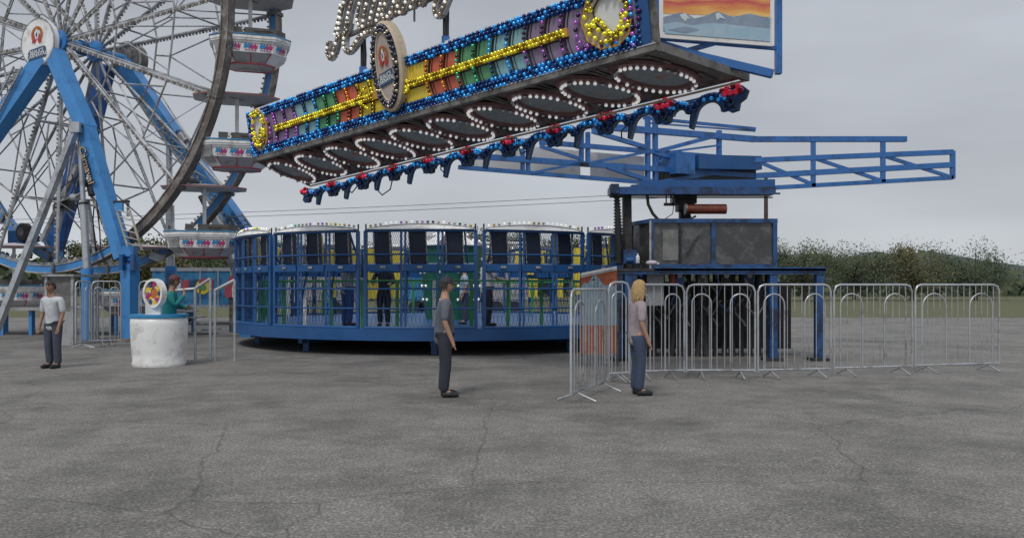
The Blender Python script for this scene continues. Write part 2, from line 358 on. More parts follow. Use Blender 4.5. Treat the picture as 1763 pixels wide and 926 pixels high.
# ------------------------------------------------------------------ big wheel
TH = .426; HUB = V((-14.42, 27.13, 9.3)); WA = V((math.sin(TH), math.cos(TH), 0)); WU = V((math.cos(TH), -math.sin(TH), 0)); WZ = V((0, 0, 1))
RR = 7.2
def wp(r, deg, w): return HUB+WU*(r*math.cos(rad(deg)))+WZ*(r*math.sin(rad(deg)))+WA*w
def wpx(x, y, w): return on_plane(x, y, HUB+WA*w, WA)
wheel = thing('ferris_wheel', (HUB.x+WA.x, HUB.y+WA.y, 0), 'big blue and grey open-spoked ferris wheel on blue A-shaped legs', 'ferris wheel')
N0, N1 = .0, 2.0            # planes of the near and far rim
def rim(w, name, bl):
    mb = MB(); n = 128; D = .12; Wd = .30
    for seg in range(16):
        a0 = 3+22.5*seg; pts = [a0+22.5*k/8 for k in range(9)]
        mid = (a0+11.25) % 360; blue = bl(mid)
        for k in range(8):
            A, B = pts[k], pts[k+1]
            ri, ro, wf, wb_ = RR-.16, RR+.12, w-.13, w+.13
            def q(r, a, ww): return wp(r, a, ww)
            mo = RIMGREY
            mb.add([q(ro, A, wf), q(ro, B, wf), q(ro, B, wb_), q(ro, A, wb_)], [(0, 1, 2, 3)], mo, True)
            mb.add([q(ri, A, wf), q(ri, B, wf), q(ri, B, wb_), q(ri, A, wb_)], [(0, 1, 2, 3)], SKYBLUE if blue else mo, True)
            for ww, s_ in ((wf, -1), (wb_, 1)):
                # web set in a little, cream flange lips in front of it
                wi = ww-s_*.03
                mb.add([q(ri+.035, A, wi), q(ri+.035, B, wi), q(ro-.035, B, wi), q(ro-.035, A, wi)], [(0, 1, 2, 3)], SKYBLUE if blue else mo)
                for r0, r1 in ((ri, ri+.035), (ro-.035, ro)):
                    mb.add([q(r0, A, ww), q(r0, B, ww), q(r1, B, ww), q(r1, A, ww), q(r0, A, wi), q(r0, B, wi), q(r1, B, wi), q(r1, A, wi)],
                           [(0, 1, 2, 3), (0, 1, 5, 4), (3, 2, 6, 7)], CREAM if blue else mo)
        a = wp(RR-.2, a0, w); b = wp(RR+.15, a0, w); mb.bar(a, b, .34, .1, FRAMEGREY, up=WU*math.sin(rad(a0))-WZ*math.cos(rad(a0)))
    o = mb.build(name, wheel)
    if bl(270):
        mb = MB()
        for k in range(210):
            a = 180+k*1.25
            if bl(a % 360): mb.box(wp(RR-.2, a, w-.12), (.05, .05, .05), CREAM if k % 2 else FRAMEGREY)
        mb.tube([wp(RR-.2, 180+k*2.5, w-.12) for k in range(106) if bl((180+k*2.5) % 360)][:42], .012, CREAM, 4)
        mb.build('light_strip', o)
    return o
rim(N0, 'rim', lambda a: 190 < a < 285)
rim(N1, 'rim', lambda a: 150 < a < 300 or a > 300 or a < 40)
# spokes
for side in (0, 1):
    wr = (N0, N1)[side]; wh = (.45, 1.75)[side]
    for k in range(16):
        a = 3+22.5*k
        h = HUB+WA*wh+WU*(.22*math.cos(rad(a)))+WZ*(.22*math.sin(rad(a))); e = wp(RR-.15, a, wr)
        mb = MB(); mb.tube([h, e], .052, GALV, 6)
        tang = WZ*math.cos(rad(a))-WU*math.sin(rad(a))
        if side == 0: mb.tube([h+tang*.08, h.lerp(e, .34)+tang*.09, h.lerp(e, .98)+tang*.02], .022, GALV, 5)
        sp = mb.build('spoke', wheel)
        d = (e-h); L = d.length; mb = MB(); ps = -.06 if side == 0 else .06
        nn = int(L/.13)
        for i in range(3, nn):
            p = h+d*(i/nn)+tang*(-.055)+WA*ps*.6
            mb.box(p, (.06, .05, .075), CREAM if i % 2 else FRAMEGREY)
        mb.bar(h.lerp(e, .1)-tang*.04, h.lerp(e, .97)-tang*.04, .03, .02, GALV)
        mb.build('light_strip', sp)
# lacing rings, Y-struts
def lace(w, f1, f2):
    wa = lambda r: w+((.45 if w == N0 else 1.75)-w)*(1-r/RR)
    for k in range(16):
        a = 3+22.5*k; b = a+22.5; mb = MB(); mid = a+11.25
        A = wp(f1, a, wa(f1)); B = wp(f1, b, wa(f1)); mb.tube([A, B], .03, GALV, 5)
        A2 = wp(f2, a, wa(f2)); B2 = wp(f2, b, wa(f2)); M2 = wp(f2*.985, mid, wa(f2))
        mb.tube([A2, M2, B2], .03, GALV, 5)
        I = wp(f1*.98, mid, wa(f1)); mb.tube([I, wp(f1+.55, mid, wa(f1+.5))], .028, GALV, 5)
        mb.tube([wp(f1+.55, mid, wa(f1+.5)), A2.lerp(M2, .25)], .025, GALV, 5); mb.tube([wp(f1+.55, mid, wa(f1+.5)), B2.lerp(M2, .25)], .025, GALV, 5)
        mb.build('ring_brace', wheel)
lace(N0, 2.6, 5.1); lace(N1, 2.6, 5.1)
for k in range(16):
    a = 3+22.5*k; mb = MB()
    for f in (2.6, 5.1):
        wn = N0+.45*(1-f/RR); wf = N1-.25*(1-f/RR); mb.tube([wp(f, a, wn), wp(f, a, wf)], .03, GALV, 5)
    mb.tube([wp(2.6, a, .3), wp(5.1, a, 1.93)], .022, GALV, 5); mb.tube([wp(5.1, a, .13), wp(7.0, a, 1.95)], .022, GALV, 5)
    mb.build('cross_brace', wheel)
for k in range(16):
    if k % 2: continue
    a = 3+22.5*k; mb = MB(); mb.tube([wp(5.1, a, .13), wp(7.1, a+22.5, 0)], .012, GALV, 4); mb.build('tie_rod', wheel)
# hub and axle
mb = MB(); mb.tube([HUB+WA*-.3, HUB+WA*3.0], .17, SKYBLUE, 16); mb.tube([HUB+WA*.33, HUB+WA*.55], .34, SKYBLUE, 16, smooth=False); mb.tube([HUB+WA*1.62, HUB+WA*1.86], .34, SKYBLUE, 16, smooth=False)
mb.tube([HUB+WA*1.1, HUB+WA*1.3], .24, DBLUE, 12)
for k in range(16):
    a = 3+22.5*k
    for ww in (.45, 1.75): mb.bar(HUB+WA*ww, wp(.4, a, ww), .07, .07, SKYBLUE)
mb.build('hub', wheel)
mb = MB()
c = HUB+WA*2.95
mb.tube([c-WA*.1, c-WA*.02, c+WA*.38], [.5, .62, .62], RIMGREY, 28); mb.tube([c-WA*.02, c+WA*.05], .66, GALV, 28); mb.build('slip_ring_drum', wheel)
# hub sign
SC = wpx(64, 73.5, -.55); mb = MB(); R_ = .72
mb.tube([SC, SC+WA*.2], R_, WHITE, 48); mb.ring(SC, WU, WZ, R_-.03, R_+.02, GALV, 48, an=-WA, thick=.03)
hs = mb.build('hub_sign', wheel)
def emblem(parent, C, ax, ay, an, s, rot=0):
    """rosette with white figure and red ribbon over a navy plate with two lines of lettering; s = half height"""
    o = C+an*.012
    mb = MB(); c = o+ay*(.38*s)
    n = 22
    for k in range(n):
        a = rad(-40+260*k/(n-1)); d = ax*math.cos(a)+ay*math.sin(a); t_ = ay*math.cos(a)-ax*math.sin(a)
        mb.add([c+d*.29*s-t_*.02*s, c+d*.27*s+t_*.02*s, c+d*.42*s+t_*.032*s, c+d*.42*s-t_*.032*s], [(0, 1, 2, 3)], EMORANGE)
    mb.ring(c, ax, ay, .25*s, .37*s, EMORANGE, 36, an=an, thick=0, a0=rad(-40), a1=rad(220)); mb.build('rosette', parent)
    mb = MB(); f = (o+ay*.12*s+an*.008, ax, ay, an)
    mb.prism([(-.07*s, .5*s), (-.11*s, .36*s), (-.16*s, .2*s), (-.12*s, .03*s), (-.04*s, .02*s), (0, .1*s), (.06*s, .01*s), (.14*s, .05*s), (.13*s, .22*s), (.07*s, .33*s), (.04*s, .47*s), (0, .55*s)], .004, EMWHITE, f); mb.build('emblem_figure', parent)
    mb = MB(); f = (o+ay*.12*s+an*.012, ax, ay, an)
    for q in (-1, 1):
        mb.prism([(q*.04*s, .0), (q*.14*s, .1*s), (q*.3*s, .02*s), (q*.34*s, -.18*s), (q*.24*s, -.09*s), (q*.16*s, -.2*s), (q*.1*s, -.07*s)][::q], .004, EMRED, f)
        mb.prism([(q*.1*s, .08*s), (q*.18*s, .36*s), (q*.24*s, .16*s)][::q], .004, EMRED, f)
    mb.build('ribbon', parent)
    mb = MB(); mb.prism([(.02*s, .12*s), (.05*s, .3*s), (-.02*s, .38*s), (-.05*s, .2*s)], .003, EMNAVY, (o+ay*.12*s+an*.02, ax, ay, an)); mb.build('emblem_detail', parent)
    sl = rad(6); bx = ax*math.cos(sl)+ay*math.sin(sl); by = ay*math.cos(sl)-ax*math.sin(sl)
    P = o-ay*.55*s; mb = MB(); mb.prism([(-.64*s, -.14*s), (-.58*s, -.28*s), (.6*s, -.26*s), (.66*s, -.1*s), (.66*s, .17*s), (.58*s, .28*s), (-.46*s, .26*s), (-.62*s, .12*s)], .006, EMNAVY, (P+an*.006, bx, by, an)); pl = mb.build('name_plate', parent)
    text_mesh('BEAUCE', .27*s, (P+by*.085*s+bx*.03*s+an*.012, bx, by, an), EMWHITE, .002, bold=.001).build('lettering', pl)
    text_mesh('CARNAVAL', .28*s, (P-by*.085*s+an*.012, bx, by, an), EMWHITE, .002, bold=.001).build('lettering', pl)
emblem(hs, SC, WU, WZ, -WA, .62)

# supports, laid out in the two planes of the frame
def leg(name, pts, w, a, b, m, wend=None):
    mb = MB(); P = [wpx(x, y, w) for x, y in pts]
    for i in range(len(P)-1): mb.bar(P[i], P[i+1], a, b, m, up=WA)
    return mb, P
WN = -.35
mb, P = leg('leg', [(94, 92), (150, 224)], WN, .45, .4, SKYBLUE)
mb2, P2 = leg('leg', [(148, 220), (213, 443)], WN-.02, .42, .36, SKYBLUE); mb.add(mb2.v, mb2.f, SKYBLUE)
mb.box(P2[0], (.3, .3, .3), SKYBLUE); 
for k in range(2): mb.tube([P2[0]+WA*-.3+WU*(.1-.2*k), P2[0]+WA*.3+WU*(.1-.2*k)], .04, FRAMEGREY)
l1 = mb.build('leg', wheel)
ft = wpx(224, 440, WN-.04)
mb = MB(); mb.bar(V((ft.x, ft.y, 0)), ft+V((0, 0, -.25)), .38, .36, SKYBLUE, up=WA); mb.tube([ft+WU*-.3+V((0, 0, -.1)), ft+WU*.3+V((0, 0, -.1))], .1, SKYBLUE, 12); mb.box(ft+V((0, 0, .12)), (.32, .32, .3), SKYBLUE)
mb.box(ft+V((-.12, -.2, -.2)), (.1, .3, .45), DBLUE); mb.box(ft+V((.2, -.2, -.2)), (.1, .3, .45), DBLUE); mb.box((ft.x, ft.y, .05), (.9, .9, .1), RIMGREY)
mb.build('foot_post', wheel)
# lettering down the leg
a, b = wpx(141, 250, WN-.26), wpx(159, 318, WN-.26); dx = (b-a).normalized(); an = -WA; ay = an.cross(dx).normalized()
mid = a.lerp(b, .5)
text_mesh('Carnaval', .34, (mid+an*.02, dx, ay, an), BLACK, .004, shear=.2, bold=.02).build('lettering', l1)
text_mesh('Carnaval', .34, (mid+an*.035, dx, ay, an), BEIGE, .004, shear=.15).build('lettering', l1)
mb, P = leg('leg', [(80, 98), (-92, 345)], WN, .52, .42, SKYBLUE); mb.build('leg', wheel)
q = P[1]; mb = MB(); mb.bar((q.x, q.y, 0), q, .42, .42, SKYBLUE, up=WA); mb.box((q.x, q.y, .05), (.9, .9, .1), RIMGREY); mb.build('foot_post', wheel)
WF = 2.75
SHADEDBLUE = mat('wheel_blue_shaded', (.03, .13, .42), .4, var=.1, scale=1.2, dirt=(.02, .08, .25), dirt_amt=.5)  # wheel blue darkened: the shade on the far left leg is painted in
mb, P = leg('leg', [(182, 112), (160, 200), (93, 425)], WF, .6, .42, SHADEDBLUE); mb.build('leg', wheel)
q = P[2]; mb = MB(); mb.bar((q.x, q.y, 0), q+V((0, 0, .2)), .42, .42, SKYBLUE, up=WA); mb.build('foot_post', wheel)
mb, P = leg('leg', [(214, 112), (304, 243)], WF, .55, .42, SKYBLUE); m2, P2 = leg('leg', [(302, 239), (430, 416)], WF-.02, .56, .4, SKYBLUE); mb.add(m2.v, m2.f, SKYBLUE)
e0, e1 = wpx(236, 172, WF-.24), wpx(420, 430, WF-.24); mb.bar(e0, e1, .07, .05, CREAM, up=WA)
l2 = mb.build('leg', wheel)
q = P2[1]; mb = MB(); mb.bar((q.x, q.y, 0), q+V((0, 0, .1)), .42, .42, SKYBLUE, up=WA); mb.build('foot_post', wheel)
pts = [wpx(x, y, WF-.27) for x, y in ((240, 168), (420, 425))]; mb = MB()
for i in range(60): mb.box(pts[0].lerp(pts[1], i/60)+WU*.1, (.06, .04, .08), CREAM if i % 2 else FRAMEGREY)
mb.build('light_strip', l2)
pts = [wpx(x, y, WN+.2) for x, y in ((156, 330), (196, 430))]; mb = MB(); mb.bar(pts[0], pts[1], .05, .03, CREAM, up=WA)
for i in range(22): mb.box(pts[0].lerp(pts[1], i/22)-WU*.04, (.06, .04, .08), CREAM if i % 2 else FRAMEGREY)
mb.build('light_strip', l1)
# silver struts
a = wpx(131, 220, WN-.35); b = wpx(16, 512, WN-.9); b2 = a+(b-a)*((a.z-.05)/(a.z-b.z)); mb = MB(); mb.bar(a, b2, .2, .16, SILVER, up=WA)
mb.box(a, (.3, .25, .3), SILVER); mb.build('diagonal_strut', wheel)
a = wpx(137, 236, WN-.1); b = wpx(150, 462, WN-.1); mb = MB(); mb.tube([a, a.lerp(b, .52)], .075, SILVER, 10); mb.tube([a.lerp(b, .5), b], .12, SILVER, 10); mb.tube([a.lerp(b, .5), a.lerp(b, .515)], .135, BLACK, 10)
mb.tube([b, V((b.x+.02, b.y, 0))], .17, SKYBLUE, 14); mb.build('telescopic_post', wheel)
a = wpx(291, 250, WF); b = wpx(294, 458, WF); mb = MB(); mb.tube([a, a.lerp(b, .5)], .1, SILVER, 10); mb.tube([a.lerp(b, .5), b], .14, SILVER, 10); mb.tube([b, V((b.x, b.y, 0))], .19, SKYBLUE, 14); mb.build('telescopic_post', wheel)
a = wpx(370, 375, WF+.4); b = wpx(412, 478, WF+.7); b2 = a+(b-a)*((a.z-.05)/(a.z-b.z)); mb = MB(); mb.bar(a, b2, .26, .2, SILVER, up=WA); mb.build('diagonal_strut', wheel)
a = wpx(166, 245, WF-.2); b = wpx(98, 372, WF-.4); mb = MB(); mb.bar(wpx(134, 285, 1.), wpx(72, 415, 1.), .14, .12, GALV, up=WA); mb.build('diagonal_strut', wheel)
mb = MB(); mb.bar(wpx(92, 342, .2), wpx(165, 345, .2), .06, .06, GALV); mb.bar(wpx(150, 345, .2), wpx(165, 440, .2), .12, .1, GALV, up=WA); mb.build('motor_bracket', wheel)
# spring coil, tyre drives, motors
mb = MB()
def wheelie(p, r, t):
    mb.tube([p-WA*t/2, p-WA*t/2+WA*.03, p+WA*t/2-WA*.03, p+WA*t/2], [r*.85, r, r, r*.85], BLACK, 20); mb.tube([p-WA*(t/2+.02), p+WA*(t/2+.02)], r*.5, FRAMEGREY, 12)
wheelie(wpx(42, 400, 1.6), .32, .25); mb.box(wpx(30, 410, 1.6), (.5, .3, .5), DBLUE); mb.tube([wpx(50, 400, 1.6), wpx(66, 412, 1.6)], .12, BLACK); mb.build('tyre_drive', wheel)
mb = MB(); mb.tube([wpx(138, 316, -.2), wpx(158, 315, -.2)], .12, BLACK, 12); mb.tube([wpx(157, 322, -.2), wpx(160, 336, -.2)], .13, BLACK, 10); mb.build('tyre_drive', wheel)
mb = MB(); mb.box(wpx(111, 350, .4), (.45, .4, .35), BLACK); mb.box(wpx(105, 358, .4), (.35, .35, .2), FRAMEGREY); mb.bar(wpx(103, 342, .4), wpx(136, 340, .4), .12, .1, FRAMEGREY); mb.tube([wpx(124, 339, .1), wpx(134, 341, .1)], .1, GALV); mb.build('drive_motor', wheel)
mb = MB(); wheelie(wpx(328, 318, 2.2), .2, .3); mb.tube([wpx(318, 320, 2.2), wpx(340, 318, 2.2)], .11, BLACK); mb.tube([wpx(345, 338, 2.2), wpx(352, 352, 2.2)], .08, BLACK); mb.build('tyre_drive', wheel)
mb = MB(); mb.tube([wpx(312, 232, WF-.4), wpx(322, 245, WF-.4)], .16, GALV, 14); mb.tube([wpx(306, 228, WF-.4), wpx(314, 230, WF-.4)], .1, DBLUE); mb.tube([wpx(316, 228, WF-.4), wpx(327, 262, WF-.4)], .06, GALV); mb.build('hydraulic_cylinder', wheel)
# ladders and hook arm
def ladder(p, q, off, n, m, wdt=.4):
    mb = MB(); mb.bar(p, q, .05, .04, m, up=WA); mb.bar(p+off, q+off, .05, .04, m, up=WA)
    for i in range(n): t = (i+.5)/n; mb.tube([p.lerp(q, t), p.lerp(q, t)+off], .018, m, 5)
    return mb
p, q = wpx(199, 356, -.7), wpx(220, 424, -.7); off = wpx(223, 362, -.7)-p
ladder(p, q, off, 6, CREAM).build('ladder', wheel)
p, q = wpx(394, 370, 2.3), wpx(420, 408, 2.3); off = wpx(416, 368, 2.3)-p
ladder(p, q, off, 5, GALV).build('ladder', wheel)
p, q = wpx(38, 115, WN-.3), wpx(-24, 236, WN-.3); off = V((-.25, 0, .0))
ladder(p, q, off, 14, GALV).build('ladder', wheel)
mb = MB(); mb.bar(wpx(196, 348, -.6), wpx(222, 347, -.6), .07, .07, BLACK)
for k in range(6): mb.ring(wpx(220, 350+k*4, -.6), WU, WZ if k % 2 else WA, .03, .05, BLACK, 8, thick=.02)
mb.box(wpx(206, 357, -.65), (.2, .1, .25), SKYBLUE); mb.build('hook_arm', wheel)
# floodlight
mb = MB(); mb.box(wpx(270, 442, 1.2), (.3, .35, .22), SILVER, Matrix.Rotation(.4, 3, 'Y')); mb.tube([wpx(256, 434, 1.2), wpx(266, 441, 1.2)], .02, GALV); mb.build('floodlight', wheel)
for pts, ww in ((((48, 265), (58, 310), (66, 365)), 1.), (((86, 282), (45, 335), (0, 398)), 1.), (((117, 365), (112, 410), (109, 442)), 1.), (((124, 300), (132, 340), (137, 375)), .6), (((166, 345), (172, 400), (173, 430), (180, 455)), -.2), (((163, 340), (160, 380), (166, 440)), -.1), (((78, 375), (95, 330), (140, 300), (147, 270)), .8)):
    mb = MB(); mb.tube([wpx(x, y, ww) for x, y in pts], .02, BLACK, 5); mb.build('cable', wheel)

# ------------------------------------------------------------------ gondolas
def gondola(center_px, canopy_y, label, number=None, yaw=0):
    """built round its pivot post: x across the wheel axis, y outwards"""
    P = on_plane(center_px, canopy_y, HUB+WA*1.02, WA)
    dz_ = .1 if number != '6' else .0
    t = thing('gondola', (P.x, P.y, P.z-1.5), label, 'gondola', 'gondolas of the big wheel')
    ya = rad(42); ax = WU*math.cos(ya)+WA*math.sin(ya); ay = WA*math.cos(ya)-WU*math.sin(ya); az = WZ; o = P
    def L(x, y, z): return o+ax*x+ay*y+az*(z-(dz_ if z < -.5 else 0))
    mb = MB(); W1 = 1.2; D1 = .9
    oct_ = [(-W1, -.4), (-.7, -D1), (.7, -D1), (W1, -.4), (W1, .4), (.7, D1), (-.7, D1), (-W1, .4)]
    n = 8; tp = [L(x, y, .03) for x, y in oct_]; bt = [L(x*.98, y*.98, -.005) for x, y in oct_]; ap = L(0, 0, .16); bp = L(0, 0, .03)
    mb.add(tp+[ap], [(i, (i+1) % n, n) for i in range(n)], CANOPY); mb.add(bt+[bp], [((i+1) % n, i, n) for i in range(n)], CANOPY)
    mb.add(tp+bt, [(i, (i+1) % n, (i+1) % n+n, i+n) for i in range(n)], CANOPYTOP)
    mb.build('canopy', t)
    mb = MB(); mb.tube([L(0, 0, .1), L(0, 0, -1.5)], .055, WHITE, 10); mb.bar(P+WA*-.9+WZ*.06, P+WA*.9+WZ*.06, .08, .08, FRAMEGREY); mb.build('centre_post', t)
    # tub: faceted bowl with a band and a belly
    def loop(s, z, ch=.42): 
        X, Y = 1.08*s, .82*s; c = ch*s
        return [(-X, -Y+c), (-X+c, -Y), (X-c, -Y), (X, -Y+c), (X, Y-c), (X-c, Y), (-X+c, Y), (-X, Y-c)], z
    levels = [loop(1.0, -1.18), loop(1.02, -1.22), loop(1.0, -1.34), loop(.95, -1.38), loop(.9, -1.66), loop(.6, -1.93)]
    mb = MB(); vs = []
    for lp, z in levels: vs += [L(x, y, z) for x, y in lp]
    fs = [(j*8+i, j*8+(i+1) % 8, j*8+8+(i+1) % 8, j*8+8+i) for j in range(5) for i in range(8) if not (i in (7, ) and j < 0)]
    mb.add(vs, fs[:32]+[f for i, f in enumerate(fs[32:]) if i not in (1, 5)], WHITE); mb.add(vs, [fs[33], fs[37]], GREYPLATE); mb.add(vs[40:48], [range(8)], GREYPLATE)
    inner = [L(x*.93, y*.9, -1.2) for x, y in levels[0][0]]; fl = [L(x*.8, y*.8, -1.6) for x, y in levels[0][0]]
    mb.add(inner+fl, [((i+1) % 8, i, i+8, (i+1) % 8+8) for i in range(8)]+[tuple(range(8, 16))], GREYPLATE)
    mb.add([L(x, y, -1.18) for x, y in levels[0][0]]+inner, [(i, (i+1) % 8, (i+1) % 8+8, i+8) for i in range(8)], WHITE)
    # grooves as thin relief rails
    for z, s_ in ((-1.28, 1.018), (-1.41, .955)): 
        lp = loop(s_, z)[0]; mb.tube([L(x, y, z) for x, y in lp], .012, GREYPLATE if z < -1.3 else WHITE, 4, closed=True, smooth=False)
    tub = mb.build('tub', t)
    mb = MB(); lp = loop(1.025, -1.185)[0]; mb.tube([L(x, y, -1.185) for x, y in lp], .018, CYANG, 5, closed=True); mb.build('rim_trim', tub)
    mb = MB(); lp = loop(.61, -1.925)[0]
    mb.tube([L(x, y, -1.925) for x, y in lp], .03, PINK, 5, closed=True)
    for sgn in (-1, 1):
        for x in (-.45, 0, .45): mb.bar(L(x*1.2, sgn*.715, -1.67), L(x*.85, sgn*.48, -1.92), .035, .035, PINK)
    mb.build('red_trim', tub)
    # grey door on the near-left side
    def face_pt(i, u, z):           # point on facet i of the band, u in 0..1, slightly proud
        zz = (-1.38-z)/(.28); s = .95-.05*zz; lp = loop(s+.012, z)[0]; a = V((*lp[i], 0)); b = V((*lp[(i+1) % 8], 0)); p = a.lerp(b, u); return L(p.x, p.y, z)
    mb = MB(); 
    lpa = [loop(s+.03, z)[0] for s, z in ((1.0, -1.16), (.95, -1.4), (.9, -1.66), (.74, -1.82))]; zs = (-1.14, -1.4, -1.66, -1.82)
    dv = []
    for lp, z in zip(lpa, zs):
        a = V((*lp[0], 0)); b = V((*lp[1], 0)); p = a.lerp(b, .18); q = a.lerp(b, .88); dv += [L(p.x, p.y, z), L(q.x, q.y, z)]
    mb.add(dv, [(0, 1, 3, 2), (2, 3, 5, 4), (4, 5, 7, 6)], GREYPLATE); mb.build('door', t)
    # graphic band: zigzag scrawls pink and blue on three facets
    rnd = random.Random(center_px)
    for i, us in ((1, ((.02, .27), (.33, .64), (.67, .97))), (0, ()), (2, ((.2, .85),)), (7, ((.2, .8),)), (3, ((.2, .8),)), (5, ((.06, .46), (.52, .94)))):
        for u0, u1 in us:
            mb = MB()
            for m_, ua, ub, zo in ((CYANG, 0, .52, .012), (PURP, .4, 1, -.008)):
                nz = 5; top = []; bot = []
                for k in range(nz+1):
                    u = u0+(u1-u0)*(ua+(ub-ua)*k/nz); hi = (k % 2)*.07; j_ = rnd.uniform(-.008, .008)
                    top.append(face_pt(i, min(.99, u+.03), -1.485+hi+zo+j_)); bot.append(face_pt(i, u, -1.60+hi*.75+zo+j_))
                vs = top+bot; kk = nz+1
                mb.add(vs, [(k, k+1, k+1+kk, k+kk) for k in range(nz)], m_)
            a = face_pt(i, u0, -1.62); b = face_pt(i, u1, -1.44); mb.bar(face_pt(i, u0+.03, -1.60), face_pt(i, u1-.02, -1.62), .015, .01, PURP); mb.build('zigzag_graphic', tub)
    # dark number parapet on rim
    mb = MB(); W_ = [(-.5, -.76), (.68, -.76), (.96, -.42), (.96, .42), (.68, .76), (-.5, .76)]; nW = len(W_); vs = []
    for k_ in (1, .975):
        for z in (-1.18, -.98): vs += [L(x*k_, y*k_, z) for x, y in W_]
    fs = []
    for i in range(nW-1): fs += [(i, i+1, nW+i+1, nW+i), (2*nW+i, 3*nW+i, 3*nW+i+1, 2*nW+i+1), (nW+i, nW+i+1, 3*nW+i+1, 3*nW+i), (i, 2*nW+i, 2*nW+i+1, i+1)]
    mb.add(vs, fs+[(0, nW, 3*nW, 2*nW), (nW-1, 3*nW-1, 4*nW-1, 2*nW-1)], NUMBLACK); pp = mb.build('number_panel', t)
    mb = MB(); mb.bar(L(-.97, -.42, -1.09), L(-.97, .42, -1.09), .02, .18, NUMBLACK); mb.build('end_panel', t)
    if number: text_mesh(number, .23, (L(-.2, -.79, -1.085), ax, az, -ay), EMWHITE, .003, bold=.008).build('number', pp)
    mb = MB(); mb.bar(L(.1, -.775, -1.06), L(.6, -.775, -1.06), .02, .006, FRAMEGREY); mb.bar(L(.15, -.775, -1.12), L(.5, -.775, -1.12), .015, .006, FRAMEGREY); mb.build('caption_strip', pp)
    mb = MB()
    for x0 in (-.75, .75): mb = MB(); mb.bar(L(x0, -.5, -1.4), L(x0, .5, -1.4), .3, .06, GREYPLATE); mb.bar(L(x0*1.2, -.5, -1.25), L(x0*1.2, .5, -1.25), .05, .25, GREYPLATE); mb.build('bench', t)
    return t
gondola(431, 2, 'white gondola number 6, highest of the white tubs right of the wheel', '6')
gondola(408, 172, 'white gondola number 5 partly hidden behind the lit marquee end', '5')
gondola(352, 326, 'white gondola number 4 low above the blue trailer', '4')
gondola(234, 428, 'gondola at the bottom right of the wheel, its tub behind the blue foot post')
gondola(24, 426, 'gondola at the bottom left of the wheel, tub beside the silver diagonal strut')

